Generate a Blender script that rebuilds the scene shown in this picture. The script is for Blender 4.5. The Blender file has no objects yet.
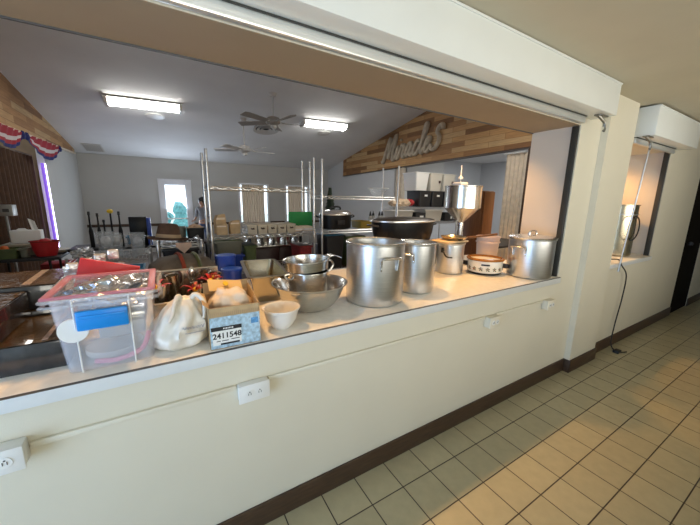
import bpy, bmesh, math, random
from mathutils import Vector, Matrix, Euler
random.seed(7)
SC = bpy.context.scene
COL = SC.collection
PI = math.pi

# ------------------------------------------------------------------ materials
def mat(name, color, rough=0.5, metal=0.0, noise=0.0, nscale=20.0, bump=0.0, bscale=60.0, trans=0.0, alpha=1.0, emit=None, estr=0.0, spec=0.5, stretch=None, coat=0.0, sub=0.0):
    m = bpy.data.materials.new(name); m.use_nodes = True
    nt = m.node_tree; b = nt.nodes['Principled BSDF']
    b.inputs['Base Color'].default_value = (*color, 1)
    b.inputs['Roughness'].default_value = rough
    b.inputs['Metallic'].default_value = metal
    b.inputs['Transmission Weight'].default_value = trans
    b.inputs['Alpha'].default_value = alpha
    b.inputs['Specular IOR Level'].default_value = spec
    b.inputs['Coat Weight'].default_value = coat
    if emit:
        b.inputs['Emission Color'].default_value = (*emit, 1); b.inputs['Emission Strength'].default_value = estr
    if noise or bump:
        tc = nt.nodes.new('ShaderNodeTexCoord'); mp = nt.nodes.new('ShaderNodeMapping')
        nt.links.new(tc.outputs['Object'], mp.inputs['Vector'])
        if stretch: mp.inputs['Scale'].default_value = stretch
    if noise:
        n = nt.nodes.new('ShaderNodeTexNoise'); n.inputs['Scale'].default_value = nscale; n.inputs['Detail'].default_value = 5
        nt.links.new(mp.outputs[0], n.inputs['Vector'])
        r = nt.nodes.new('ShaderNodeMapRange'); r.inputs['From Min'].default_value = .3; r.inputs['From Max'].default_value = .7
        r.inputs['To Min'].default_value = 1 - noise; r.inputs['To Max'].default_value = 1 + noise
        nt.links.new(n.outputs['Fac'], r.inputs['Value'])
        mx = nt.nodes.new('ShaderNodeVectorMath'); mx.operation = 'SCALE'; mx.inputs[0].default_value = color
        nt.links.new(r.outputs[0], mx.inputs['Scale']); nt.links.new(mx.outputs[0], b.inputs['Base Color'])
    if bump:
        n2 = nt.nodes.new('ShaderNodeTexNoise'); n2.inputs['Scale'].default_value = bscale
        nt.links.new(mp.outputs[0], n2.inputs['Vector'])
        bp = nt.nodes.new('ShaderNodeBump'); bp.inputs['Strength'].default_value = bump; bp.inputs['Distance'].default_value = .01
        nt.links.new(n2.outputs['Fac'], bp.inputs['Height']); nt.links.new(bp.outputs[0], b.inputs['Normal'])
    return m

def film(name, color, opacity, rough=0.2):
    """clear or frosted plastic: part see-through, part glossy diffuse"""
    m = bpy.data.materials.new(name); m.use_nodes = True
    nt = m.node_tree; b = nt.nodes['Principled BSDF']; out = nt.nodes['Material Output']
    b.inputs['Base Color'].default_value = (*color, 1); b.inputs['Roughness'].default_value = rough
    t = nt.nodes.new('ShaderNodeBsdfTransparent'); mx = nt.nodes.new('ShaderNodeMixShader')
    mx.inputs[0].default_value = opacity
    nt.links.new(t.outputs[0], mx.inputs[1]); nt.links.new(b.outputs[0], mx.inputs[2]); nt.links.new(mx.outputs[0], out.inputs[0])
    return m

TILE = .2032
def tile_mat():
    m = bpy.data.materials.new('floor_tile'); m.use_nodes = True
    nt = m.node_tree; b = nt.nodes['Principled BSDF']
    tc = nt.nodes.new('ShaderNodeTexCoord'); mp = nt.nodes.new('ShaderNodeMapping')
    mp.inputs['Location'].default_value = (-.184, .1906, 0)
    nt.links.new(tc.outputs['Object'], mp.inputs[0])
    br = nt.nodes.new('ShaderNodeTexBrick'); br.offset = 0; br.squash = 1
    br.inputs['Scale'].default_value = 1; br.inputs['Brick Width'].default_value = TILE; br.inputs['Row Height'].default_value = TILE
    br.inputs['Mortar Size'].default_value = .0032; br.inputs['Mortar Smooth'].default_value = .2
    br.inputs['Color1'].default_value = (.50, .44, .275, 1); br.inputs['Color2'].default_value = (.44, .385, .24, 1); br.inputs['Mortar'].default_value = (.055, .04, .028, 1)
    nt.links.new(mp.outputs[0], br.inputs['Vector'])
    n = nt.nodes.new('ShaderNodeTexNoise'); n.inputs['Scale'].default_value = 18; n.inputs['Detail'].default_value = 6
    nt.links.new(tc.outputs['Object'], n.inputs['Vector'])
    mr = nt.nodes.new('ShaderNodeMapRange'); mr.inputs['To Min'].default_value = .86; mr.inputs['To Max'].default_value = 1.12
    nt.links.new(n.outputs['Fac'], mr.inputs['Value'])
    vm = nt.nodes.new('ShaderNodeVectorMath'); vm.operation = 'SCALE'
    nt.links.new(br.outputs['Color'], vm.inputs[0]); nt.links.new(mr.outputs[0], vm.inputs['Scale'])
    nt.links.new(vm.outputs[0], b.inputs['Base Color'])
    b.inputs['Roughness'].default_value = .32
    bp = nt.nodes.new('ShaderNodeBump'); bp.inputs['Strength'].default_value = .5; bp.inputs['Distance'].default_value = .003; bp.invert = True
    nt.links.new(br.outputs['Fac'], bp.inputs['Height']); nt.links.new(bp.outputs[0], b.inputs['Normal'])
    return m

def plank_mat():
    m = bpy.data.materials.new('pallet_planks'); m.use_nodes = True
    nt = m.node_tree; b = nt.nodes['Principled BSDF']
    tc = nt.nodes.new('ShaderNodeTexCoord'); sp = nt.nodes.new('ShaderNodeSeparateXYZ'); cb = nt.nodes.new('ShaderNodeCombineXYZ')
    nt.links.new(tc.outputs['Object'], sp.inputs[0]); nt.links.new(sp.outputs['Y'], cb.inputs['X']); nt.links.new(sp.outputs['Z'], cb.inputs['Y'])
    br = nt.nodes.new('ShaderNodeTexBrick'); br.offset = .37
    br.inputs['Scale'].default_value = 1; br.inputs['Brick Width'].default_value = .85; br.inputs['Row Height'].default_value = .10
    br.inputs['Mortar Size'].default_value = .004; br.inputs['Bias'].default_value = -.1
    br.inputs['Color1'].default_value = (0, 0, 0, 1); br.inputs['Color2'].default_value = (1, 1, 1, 1); br.inputs['Mortar'].default_value = (.1, .1, .1, 1)
    nt.links.new(cb.outputs[0], br.inputs['Vector'])
    cr = nt.nodes.new('ShaderNodeValToRGB'); e = cr.color_ramp.elements
    e[0].position = 0; e[0].color = (.22, .105, .04, 1); e[1].position = 1; e[1].color = (.62, .50, .38, 1)
    for p, c in ((.3, (.40, .21, .08, 1)), (.6, (.52, .30, .12, 1)), (.88, (.50, .34, .17, 1))):
        k = e.new(p); k.color = c
    nt.links.new(br.outputs['Color'], cr.inputs[0])
    mp = nt.nodes.new('ShaderNodeMapping'); mp.inputs['Scale'].default_value = (6, 2, 30); nt.links.new(tc.outputs['Object'], mp.inputs[0])
    n = nt.nodes.new('ShaderNodeTexNoise'); n.inputs['Scale'].default_value = 2; n.inputs['Detail'].default_value = 6; nt.links.new(mp.outputs[0], n.inputs['Vector'])
    mr = nt.nodes.new('ShaderNodeMapRange'); mr.inputs['To Min'].default_value = .55; mr.inputs['To Max'].default_value = 1.4; nt.links.new(n.outputs['Fac'], mr.inputs['Value'])
    vm = nt.nodes.new('ShaderNodeVectorMath'); vm.operation = 'SCALE'
    nt.links.new(cr.outputs[0], vm.inputs[0]); nt.links.new(mr.outputs[0], vm.inputs['Scale']); nt.links.new(vm.outputs[0], b.inputs['Base Color'])
    b.inputs['Roughness'].default_value = .7
    return m

M = dict(
    wall=mat('cream_wall_paint', (.75, .70, .565), .5, noise=.02, nscale=3, bump=.05, bscale=180),
    jamb=mat('jamb_paint', (.66, .60, .52), .6, noise=.02, nscale=4),
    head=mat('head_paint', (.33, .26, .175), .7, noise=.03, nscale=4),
    kceil=mat('kitchen_ceiling_paint', (.52, .465, .345), .8, noise=.03, nscale=4),
    hwall=mat('hall_wall_paint', (.52, .52, .50), .7, noise=.02, nscale=2),
    hceil=mat('hall_ceiling_paint', (.80, .80, .80), .8, noise=.03, nscale=2),
    hfloor=mat('hall_floor', (.16, .13, .11), .5, noise=.2, nscale=8),
    tile=tile_mat(), plank=plank_mat(),
    base=mat('dark_base_wood', (.065, .036, .02), .45, noise=.25, nscale=10, stretch=(1, 8, 8)),
    lam=mat('cream_laminate', (.80, .77, .70), .35, noise=.05, nscale=30),
    band=mat('edge_band', (.72, .74, .74), .4, noise=.02),
    dark=mat('dark_gap', (.09, .085, .08), .5),
    white=mat('white_enamel', (.80, .82, .79), .35, noise=.02, nscale=4),
    plastic=mat('white_plastic', (.85, .85, .82), .35),
    alu=mat('aluminium_rail', (.78, .80, .78), .3, .6),
    track=mat('dark_track', (.035, .035, .03), .5),
    steel=mat('stainless_steel', (.62, .60, .56), .22, 1, noise=.06, nscale=6, stretch=(1, 1, 14)),
    alpot=mat('brushed_aluminium', (.62, .62, .62), .33, 1, noise=.06, nscale=9, stretch=(1, 1, 20), bump=.03, bscale=60),
    alrim=mat('aluminium_rim', (.75, .75, .75), .25, 1),
    chrome=mat('chrome_wire', (.60, .59, .57), .30, 1),
    bracket=mat('grey_metal_bracket', (.25, .24, .21), .4, .8),
    black=mat('black_enamel', (.006, .006, .007), .35, spec=.25),
    blackp=mat('black_plastic', (.016, .016, .018), .45),
    gloss=mat('black_gloss_board', (.03, .03, .034), .16, noise=.3, nscale=25, coat=.6),
    cartontop=mat('dark_film_wrapped_board', (.085, .06, .035), .14, noise=.5, nscale=14, bump=.35, bscale=24, coat=.8),
    label=mat('printed_paper', (.24, .20, .19), .6, noise=.6, nscale=90),
    blue=mat('blue_latch', (.005, .26, .75), .35),
    navy=mat('blue_bin_plastic', (.008, .05, .38), .35),
    teal=mat('teal_plastic', (.01, .16, .30), .4),
    frost=film('frosted_plastic', (.82, .87, .97), .24, .2),
    clear=film('clear_plastic', (.85, .86, .88), .22, .1),
    wrap=mat('cling_wrap_foil', (.55, .58, .62), .15, .75, noise=.35, nscale=18, bump=1, bscale=28),
    cling=mat('crumpled_clear_film', (.75, .75, .75), .12, .5, noise=.3, nscale=30, bump=1, bscale=40),
    pink=film('pink_rim', (.74, .28, .38), .42, .3), pinks=mat('pink_band', (.75, .20, .38), .5),
    red=mat('red_plastic', (.52, .02, .025), .35, noise=.1, nscale=20),
    dred=mat('dark_red_cloth', (.25, .02, .02), .7, noise=.3, nscale=30),
    bag=mat('white_bag_film', (.80, .76, .68), .3, noise=.05, nscale=10, bump=.5, bscale=16),
    ink=mat('grey_blue_ink', (.16, .17, .26), .6),
    kraft=mat('kraft_board', (.50, .35, .19), .75, noise=.12, nscale=25),
    paper=mat('cream_paper', (.78, .66, .52), .7, noise=.06, nscale=12, bump=.4, bscale=20),
    print_=mat('pale_blue_print', (.42, .58, .70), .5, noise=.35, nscale=70),
    whitep=mat('white_paper', (.85, .85, .83), .6),
    ink2=mat('black_ink', (.015, .015, .018), .6),
    yellow=mat('yellow_sticker', (.80, .55, .03), .5),
    bowl=mat('white_bowl_plastic', (.84, .81, .76), .3),
    crock=mat('cream_stoneware', (.80, .76, .66), .25),
    amber=mat('amber_glaze', (.30, .12, .025), .15, noise=.2, nscale=15),
    leaf=mat('printed_leaf_green', (.10, .13, .06), .5),
    bucket=mat('pale_pink_bucket', (.76, .62, .58), .4),
    board=mat('maple_board', (.72, .52, .30), .5, noise=.12, nscale=6, stretch=(2, 12, 12)),
    brown=mat('brown_wood', (.16, .065, .022), .4, noise=.25, nscale=5, stretch=(10, 10, 1)),
    dbrown=mat('dark_brown_laminate', (.045, .016, .012), .4, noise=.25, nscale=8),
    curtain=mat('brown_curtain', (.075, .036, .017), .8, noise=.2, nscale=15),
    bronze=mat('bronze_valance', (.16, .10, .05), .6, noise=.2, nscale=6),
    beige=mat('beige_drape', (.58, .51, .45), .85, noise=.08, nscale=30),
    pleat=mat('taupe_partition', (.70, .60, .47), .6, noise=.12, nscale=12),
    wframe=mat('white_window_frame', (.80, .82, .86), .4),
    led=mat('violet_led_strip', (.8, .7, 1), .5, emit=(.72, .62, 1.0), estr=5),
    ledp=mat('violet_strip_backing', (.20, .10, .55), .5, emit=(.28, .12, .9), estr=.6),
    lamp=mat('lit_diffuser', (1, 1, 1), .5, emit=(1, .98, .93), estr=25),
    warm=mat('lit_warm_diffuser', (1, .9, .7), .5, emit=(1, .62, .30), estr=8),
    fan=mat('fan_taupe', (.30, .27, .23), .5),
    fanw=mat('fan_white', (.62, .60, .57), .4),
    green=mat('green_board', (.005, .24, .05), .5),
    dgreen=mat('olive_tub', (.09, .12, .04), .45, noise=.15, nscale=10),
    tubgrey=mat('grey_green_tub', (.16, .16, .12), .45),
    greyfab=mat('grey_blanket', (.15, .14, .125), .9, noise=.35, nscale=7, bump=.6, bscale=12),
    redfab=mat('red_stripe_cloth', (.24, .05, .03), .9, noise=.2, nscale=10),
    hat=mat('brown_felt', (.10, .055, .035), .9, noise=.15, nscale=30),
    tan=mat('tan_band', (.42, .30, .18), .8),
    cloth=mat('peach_cloth', (.72, .50, .36), .8, noise=.08),
    glass=film('clear_glass', (.75, .80, .83), .22, .05),
    pane=film('window_glass', (.85, .92, 1.0), .06, .02),
    swred=mat('bunting_red', (.34, .015, .03), .8), swblue=mat('bunting_navy', (.012, .02, .14), .8), swwhite=mat('bunting_white', (.62, .56, .56), .8),
    sign=mat('weathered_sign_grey', (.46, .39, .29), .7, noise=.2, nscale=10),
    cream=mat('cream_bin', (.60, .57, .50), .5),
    binw=mat('beige_tray', (.50, .44, .33), .5),
    orange=mat('orange_skin', (.75, .16, .03), .5),
    food=mat('bread_bag', (.68, .52, .36), .5, noise=.25, nscale=30, bump=.5, bscale=30),
    skin=mat('skin_tone', (.45, .27, .19), .6), hair=mat('dark_hair', (.012, .009, .008), .5),
    shirt=mat('grey_shirt', (.22, .23, .25), .9), jeans=mat('blue_jeans', (.04, .07, .16), .9),
    grass=mat('outdoor_ground', (.50, .56, .52), .9, noise=.1, nscale=2), shrub=mat('shrub_leaves', (.10, .32, .33), .8, noise=.4, nscale=14),
    greymetal=mat('grey_sheet_metal', (.38, .38, .36), .4, .4),
    farwall=mat('far_room_paint', (.60, .61, .62), .7), doorwhite=mat('door_white', (.70, .70, .69), .5),
    doorshade=mat('doorway_shade_paint', (.010, .007, .005), .9, spec=.08, noise=.2, nscale=6),  # near-black stands for the dark inside of the doorway
    gold=mat('warm_steel', (.52, .45, .33), .22, 1, noise=.05),
    ygold=mat('yellow_crate', (.35, .24, .03), .5), vegreen=mat('dark_green_plant', (.008, .022, .008), .7),
    redpot=mat('red_handle', (.5, .03, .03), .4),
)

# ------------------------------------------------------------------ builders
_nt = M['beige'].node_tree; _p = _nt.nodes['Principled BSDF']; _t = _nt.nodes.new('ShaderNodeBsdfTranslucent'); _t.inputs[0].default_value = (.66, .57, .49, 1)
_m = _nt.nodes.new('ShaderNodeMixShader'); _m.inputs[0].default_value = .62
_nt.links.new(_p.outputs[0], _m.inputs[1]); _nt.links.new(_t.outputs[0], _m.inputs[2]); _nt.links.new(_m.outputs[0], _nt.nodes['Material Output'].inputs[0])
class MB:
    def __init__(s): s.bm = bmesh.new()
    def box(s, x0, x1, y0, y1, z0, z1, bev=0, rot=None, seg=2):
        c = Vector(((x0+x1)/2, (y0+y1)/2, (z0+z1)/2))
        t = bmesh.new(); bmesh.ops.create_cube(t, size=1)
        bmesh.ops.scale(t, vec=(x1-x0, y1-y0, z1-z0), verts=t.verts)
        if bev: bmesh.ops.bevel(t, geom=t.edges[:], offset=bev, segments=seg, affect='EDGES', profile=.5)
        m = Matrix.Translation(c)
        if rot: m = m @ Euler(rot).to_matrix().to_4x4()
        bmesh.ops.transform(t, matrix=m, verts=t.verts)
        s.merge(t); return s
    def merge(s, t):
        vm = {v: s.bm.verts.new(v.co) for v in t.verts}
        for f in t.faces:
            try: s.bm.faces.new([vm[v] for v in f.verts])
            except ValueError: pass
        t.free()
    def cyl(s, p0, p1, r0, r1=None, seg=16):
        r1 = r0 if r1 is None else r1
        p0, p1 = Vector(p0), Vector(p1); d = (p1-p0).normalized()
        a = d.orthogonal().normalized(); b = d.cross(a)
        R = [[s.bm.verts.new(p + (a*math.cos(2*PI*i/seg)+b*math.sin(2*PI*i/seg))*r) for i in range(seg)] for p, r in ((p0, r0), (p1, r1))]
        for i in range(seg): s.bm.faces.new((R[0][i], R[0][(i+1) % seg], R[1][(i+1) % seg], R[1][i]))
        s.bm.faces.new(R[0][::-1]); s.bm.faces.new(R[1]); return s
    def tube(s, pts, r, seg=8, closed=False):
        P = [Vector(p) for p in pts]; n = len(P); rings = []; up = None
        rr = r if isinstance(r, (list, tuple)) else [r]*n
        for i in range(n):
            if closed: d = P[(i+1) % n]-P[i-1]
            else: d = P[min(i+1, n-1)]-P[max(i-1, 0)]
            d.normalize()
            if up is None: up = d.orthogonal().normalized()
            a = (up - d*up.dot(d)).normalized(); up = a; b = d.cross(a)
            rings.append([s.bm.verts.new(P[i]+(a*math.cos(2*PI*k/seg)+b*math.sin(2*PI*k/seg))*rr[i]) for k in range(seg)])
        for i in range(n if closed else n-1):
            A, B = rings[i], rings[(i+1) % n]
            for k in range(seg): s.bm.faces.new((A[k], A[(k+1) % seg], B[(k+1) % seg], B[k]))
        if not closed: s.bm.faces.new(rings[0][::-1]); s.bm.faces.new(rings[-1])
        return s
    def lathe(s, prof, c=(0, 0, 0), seg=40, sx=1, sy=1):
        c = Vector(c); rings = []
        for r, z in prof:
            if r < 1e-6: rings.append([s.bm.verts.new(c+Vector((0, 0, z)))])
            else: rings.append([s.bm.verts.new(c+Vector((r*sx*math.cos(2*PI*i/seg), r*sy*math.sin(2*PI*i/seg), z))) for i in range(seg)])
        for A, B in zip(rings, rings[1:]):
            for i in range(seg):
                j = (i+1) % seg
                if len(A) == 1 and len(B) == 1: continue
                if len(A) == 1: s.bm.faces.new((A[0], B[i], B[j]))
                elif len(B) == 1: s.bm.faces.new((A[i], A[j], B[0]))
                else: s.bm.faces.new((A[i], A[j], B[j], B[i]))
        return s
    def prism(s, poly, axis, a, b):
        """poly: 2-D points; axis 'x': (y,z), 'y': (x,z), 'z': (x,y)"""
        def p3(p, t): return {'x': (t, p[0], p[1]), 'y': (p[0], t, p[1]), 'z': (p[0], p[1], t)}[axis]
        A = [s.bm.verts.new(p3(p, a)) for p in poly]; B = [s.bm.verts.new(p3(p, b)) for p in poly]
        n = len(poly)
        for i in range(n): s.bm.faces.new((A[i], A[(i+1) % n], B[(i+1) % n], B[i]))
        s.bm.faces.new(A[::-1]); s.bm.faces.new(B); return s
    def grid(s, f, nu, nv):
        V = [[s.bm.verts.new(f(i/nu, j/nv)) for j in range(nv+1)] for i in range(nu+1)]
        for i in range(nu):
            for j in range(nv): s.bm.faces.new((V[i][j], V[i+1][j], V[i+1][j+1], V[i][j+1]))
        return s
    def solid(s, f, nu, nv, th):
        """sheet with thickness th (vector)"""
        t = Vector(th)
        A = [[s.bm.verts.new(f(i/nu, j/nv)) for j in range(nv+1)] for i in range(nu+1)]
        B = [[s.bm.verts.new(v.co+t) for v in r] for r in A]
        for i in range(nu):
            for j in range(nv):
                s.bm.faces.new((A[i][j], A[i+1][j], A[i+1][j+1], A[i][j+1])); s.bm.faces.new((B[i][j], B[i][j+1], B[i+1][j+1], B[i+1][j]))
        for i in range(nu):
            for j in (0, nv): s.bm.faces.new((A[i][j], A[i+1][j], B[i+1][j], B[i][j]))
        for j in range(nv):
            for i in (0, nu): s.bm.faces.new((A[i][j], A[i][j+1], B[i][j+1], B[i][j]))
        return s
    def blob(s, c, rx, ry, rz, sub=3, amp=0.0, freq=3.0, seed=0, flat=None):
        t = bmesh.new(); bmesh.ops.create_icosphere(t, subdivisions=sub, radius=1)
        from mathutils import noise as N
        for v in t.verts:
            k = 1 + amp*N.noise(v.co*freq+Vector((seed*7.3, seed*3.1, seed)))
            v.co = Vector((v.co.x*rx*k, v.co.y*ry*k, v.co.z*rz*k))
            if flat is not None and v.co.z < flat: v.co.z = flat
            v.co += Vector(c)
        s.merge(t); return s
    def build(s, name, m, parent=None, angle=35, flat=False):
        bmesh.ops.recalc_face_normals(s.bm, faces=s.bm.faces[:])
        me = bpy.data.meshes.new(name); s.bm.to_mesh(me); s.bm.free()
        me.materials.append(m)
        if not flat:
            me.polygons.foreach_set('use_smooth', [True]*len(me.polygons)); me.set_sharp_from_angle(angle=math.radians(angle))
        o = bpy.data.objects.new(name, me); COL.objects.link(o)
        if parent: o.parent = parent
        return o

def tag(o, label, cat, group=None):
    o['label'] = label; o['category'] = cat
    if group: o['group'] = group
    return o
def thing(name, label, cat, loc=(0, 0, 0), rz=0, group=None):
    o = bpy.data.objects.new(name, None); COL.objects.link(o); o.empty_display_size = .05
    o.location = loc; o.rotation_euler = (0, 0, rz); return tag(o, label, cat, group)
def struct(name, mb, m): 
    o = mb.build(name, m); o['kind'] = 'structure'; return o
def dup(root, loc, rz=None, label=None, scale=None):
    r = root.copy(); COL.objects.link(r); r.location = loc
    if rz is not None: r.rotation_euler = (0, 0, rz)
    if scale: r.scale = scale
    if label: r['label'] = label
    for ch in root.children:
        c = ch.copy(); COL.objects.link(c); c.parent = r
        for g in ch.children:
            d = g.copy(); COL.objects.link(d); d.parent = c
    return r
def B(*a, **k): return MB().box(*a, **k)
def smooth(pts, n=6):
    P = [Vector(p) for p in pts]; P = [P[0]]+P+[P[-1]]; out = []
    for i in range(1, len(P)-2):
        for k in range(n):
            t = k/n; a, b, c, d = P[i-1], P[i], P[i+1], P[i+2]
            out.append(.5*((2*b)+(c-a)*t+(2*a-5*b+4*c-d)*t*t+(3*b-a-3*c+d)*t**3))
    out.append(P[-2]); return out
def text(name, body, size, m, parent, loc, rot, ext=.0004, align='CENTER', bold=0, shear=0):
    c = bpy.data.curves.new(name, 'FONT'); c.body = body; c.size = size; c.extrude = ext; c.align_x = align; c.offset = bold; c.shear = shear
    o = bpy.data.objects.new(name, c); COL.objects.link(o)
    bpy.context.view_layer.update()
    me = bpy.data.meshes.new_from_object(o.evaluated_get(bpy.context.evaluated_depsgraph_get()))
    bpy.data.objects.remove(o); me.materials.clear(); me.materials.append(m)
    r = bpy.data.objects.new(name, me); COL.objects.link(r); r.location = loc; r.rotation_euler = rot
    if parent: r.parent = parent
    return r

# ================================================================== SETTING
CZ = .94            # countertop height
JX = 2.755          # right jamb of the big hatch
KC = 2.382           # kitchen ceiling
struct('floor', B(-2.6, 8.2, -3.4, .9, -.06, 0), M['tile'])
struct('floor_hall', B(-3.2, 9.2, .9, 9.2, -.08, -.005), M['hfloor'])
struct('ceiling', B(-2.6, 8.2, -3.4, 0, KC, KC+.06), M['kceil'])
struct('wall_counter', MB().box(-2.6, JX, 0, .9, 0, .9).box(JX, 3.0, .36, .9, 0, .9), M['wall'])
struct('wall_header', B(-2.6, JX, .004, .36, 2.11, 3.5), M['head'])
struct('wall_header_face', B(-2.6, JX, 0, .004, 2.112, KC), M['wall'])
struct('wall_right_of_hatch', B(JX, 3.66, 0, .36, 0, 3.5), M['wall'])
struct('trim_5', B(-2.6, JX, .352, .362, 2.104, 2.112), M['dark'])
struct('wall_jamb_face', B(JX-.004, JX, .05, .36, CZ, 2.11), M['jamb'])
struct('wall_pilaster', B(3.09, 3.60, -.05, 0, 0, KC), M['wall'])
struct('wall_under_second_hatch', B(3.66, 4.80, 0, .36, 0, .915), M['wall'])
struct('wall_over_second_hatch', B(3.66, 4.80, 0, .36, 2.10, 3.5), M['wall'])
struct('wall_far', B(4.80, 6.06, 0, .36, 0, 3.5), M['wall'])
struct('wall_over_door', B(6.06, 6.86, 0, .36, 2.13, 3.5), M['wall'])
struct('wall_far_end', B(6.86, 8.2, 0, .36, 0, 3.5), M['wall'])
struct('wall_right', B(8.2, 8.3, -3.4, .36, 0, 3), M['wall'])
struct('wall_back', B(-2.6, 8.2, -3.5, -3.4, 0, KC), M['wall'])
wl = MB().box(-2.7, -2.6, -3.4, -3.0, 0, KC).box(-2.7, -2.6, -.5, .36, 0, KC).box(-2.7, -2.6, -3.0, -.5, 0, .06).box(-2.7, -2.6, -3.0, -.5, 2.1, KC)
struct('wall_left', wl, M['wall'])
w1 = struct('window_1', MB().box(-2.67, -2.62, -3.0, -2.95, .06, 2.1).box(-2.67, -2.62, -.55, -.5, .06, 2.1).box(-2.67, -2.62, -3, -.5, .06, .12).box(-2.67, -2.62, -3, -.5, 2.05, 2.1).box(-2.67, -2.62, -1.78, -1.73, .06, 2.1), M['wframe'])
struct('rear_fill_frame', MB().box(-.3, 5.3, -3.4, -3.34, 1.0, 1.08).box(-.3, 5.3, -3.4, -3.34, 2.12, 2.2).box(-.3, -.22, -3.4, -3.34, 1.08, 2.12).box(5.22, 5.3, -3.4, -3.34, 1.08, 2.12), M['wframe'])  # unseen frame added around the rear fill light
d1 = struct('doorway_shade_slab', B(6.062, 6.858, .004, .06, .005, 2.128), M['doorshade'])  # flat near-black slab paints the shade inside an open doorway
MB().lathe([(0, 0), (.022, .0), (.028, .02), (.02, .045), (0, .05)], seg=16).build('slab_knob', M['blackp'], d1).location = (6.14, -.04, 1.0)
# baseboards
def baseb(name, *segs):
    b = MB()
    for s_ in segs: b.box(*s_, bev=.003)
    return struct(name, b, M['base'])
baseb('baseboard_front', (-2.6, 3.09, -.013, 0, 0, .12), (3.077, 3.09, -.063, 0, 0, .12), (3.077, 3.613, -.063, -.05, 0, .12), (3.60, 3.613, -.05, 0, 0, .12), (3.613, 6.06, -.013, 0, 0, .12), (6.86, 8.2, -.013, 0, 0, .12))

# ---- dining hall shell
HXL, HXR, HY = -1.68, 5.2, 9.0
def ceil_z(x, y):
    s = .13+(x-HXL)/(HXR-HXL)*.06
    yy = max(y, 3.0)
    return 2.56+s*(9-yy)-(3.0-y)*.15*(y < 3.0)
struct('ceiling_hall', MB().solid(lambda u, v: Vector((-2.0+u*7.4, (.3+v*2.7*2) if v <= .5 else (3.0+(v-.5)*2*6.1), ceil_z(-2.0+u*7.4, (.3+v*5.4) if v <= .5 else (3.0+(v-.5)*12.2)))), 6, 12, (0, 0, .06)), M['hceil'])
b = MB()
for x0, x1, z0, z1 in ((-1.8, 0, 0, 2.7), (.74, 2.09, 0, 2.7), (3.02, 3.59, 0, 2.7), (4.42, 5.3, 0, 2.7), (0, .74, 1.99, 2.7), (2.09, 3.02, 1.99, 2.7), (3.59, 4.42, 1.99, 2.7), (2.09, 3.02, 0, .75), (3.59, 4.42, 0, .75), (0, .74, 0, .04)):
    b.box(x0, x1, HY, HY+.14, z0, z1)
struct('wall_back_hall', b, M['hwall'])
struct('trim_1', MB().box(-1.67, -.06, HY-.025, HY, .73, .80, bev=.004).box(.80, 2.05, HY-.025, HY, .73, .80, bev=.004).box(3.06, 3.55, HY-.025, HY, .73, .80, bev=.004).box(4.46, 5.19, HY-.025, HY, .73, .80, bev=.004), M['base'])
# left gable wall: plain near the back corner, a curtained stage opening before it
b = MB().prism([(6.35, 0), (9.1, 0), (9.1, 2.62), (6.35, 2.9)], 'x', HXL-.1, HXL).prism([(.36, 0), (2.6, 0), (2.6, 3.3), (.36, 3.0)], 'x', HXL-.1, HXL)
struct('wall_left_hall', b, M['hwall'])
struct('wall_stage_back', B(-3.2, -3.1, 2.4, 6.5, 0, 2.9), M['bronze'])
struct('wall_stage_side', B(-3.1, HXL-.1, 6.4, 6.5, 0, 2.9), M['bronze'])
struct('wall_left_gable', MB().prism([(2.4, 2.34), (8.7, 2.52), (8.7, 2.60), (3.0, 3.36), (2.4, 3.28)], 'x', HXL-.02, HXL+.03), M['plank'])
struct('trim_2', MB().prism([(2.4, 2.31), (8.7, 2.49), (8.7, 2.52), (2.4, 2.34)], 'x', HXL-.05, HXL+.05), M['pleat'])
# right gable wall: planked fascia over a wide opening to the next room
b = MB().prism([(5.24, 0), (9.1, 0), (9.1, 2.62), (7.8, 2.9), (7.8, 2.36), (5.24, 2.44)], 'x', HXR, HXR+.12).prism([(.36, 0), (1.83, 0), (1.83, 2.5), (.36, 2.5)], 'x', HXR, HXR+.12)
struct('wall_right_hall', b, M['farwall'])
struct('wall_right_gable', MB().prism([(1.50, 2.43), (7.86, 2.30), (7.86, 2.80), (3.0, 3.72), (1.5, 3.46)], 'x', HXR-.03, HXR+.08), M['plank'])
struct('trim_3', MB().prism([(1.50, 2.41), (7.86, 2.28), (7.86, 2.30), (1.50, 2.43)], 'x', HXR-.045, HXR+.1).box(HXR-.04, HXR+.08, 1.70, 1.80, 0, 2.42), M['base'])
# the room beyond
struct('wall_back_beyond', B(5.3, 8.8, 5.32, 5.42, 0, 2.72), M['farwall'])
struct('wall_right_beyond', B(8.7, 8.8, .3, 5.32, 0, 2.72), M['farwall'])
struct('ceiling_beyond', B(5.3, 8.8, .3, 5.4, 2.70, 2.76), M['hceil'])
struct('wall_soffit_beyond', B(5.32, 6.6, 4.9, 5.32, 2.15, 2.70), M['hwall'])
d2 = struct('door_2', B(5.55, 6.2, 5.28, 5.32, 0, 1.86), M['doorwhite'])
MB().box(5.50, 5.56, 5.27, 5.32, 0, 1.93).box(6.19, 6.25, 5.27, 5.32, 0, 1.93).box(5.50, 6.25, 5.27, 5.32, 1.86, 1.93).build('door_frame', M['hwall'], d2)
struct('trim_4', B(6.3, 8.7, 5.29, 5.32, .93, 1.02, bev=.004), M['base'])

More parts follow.
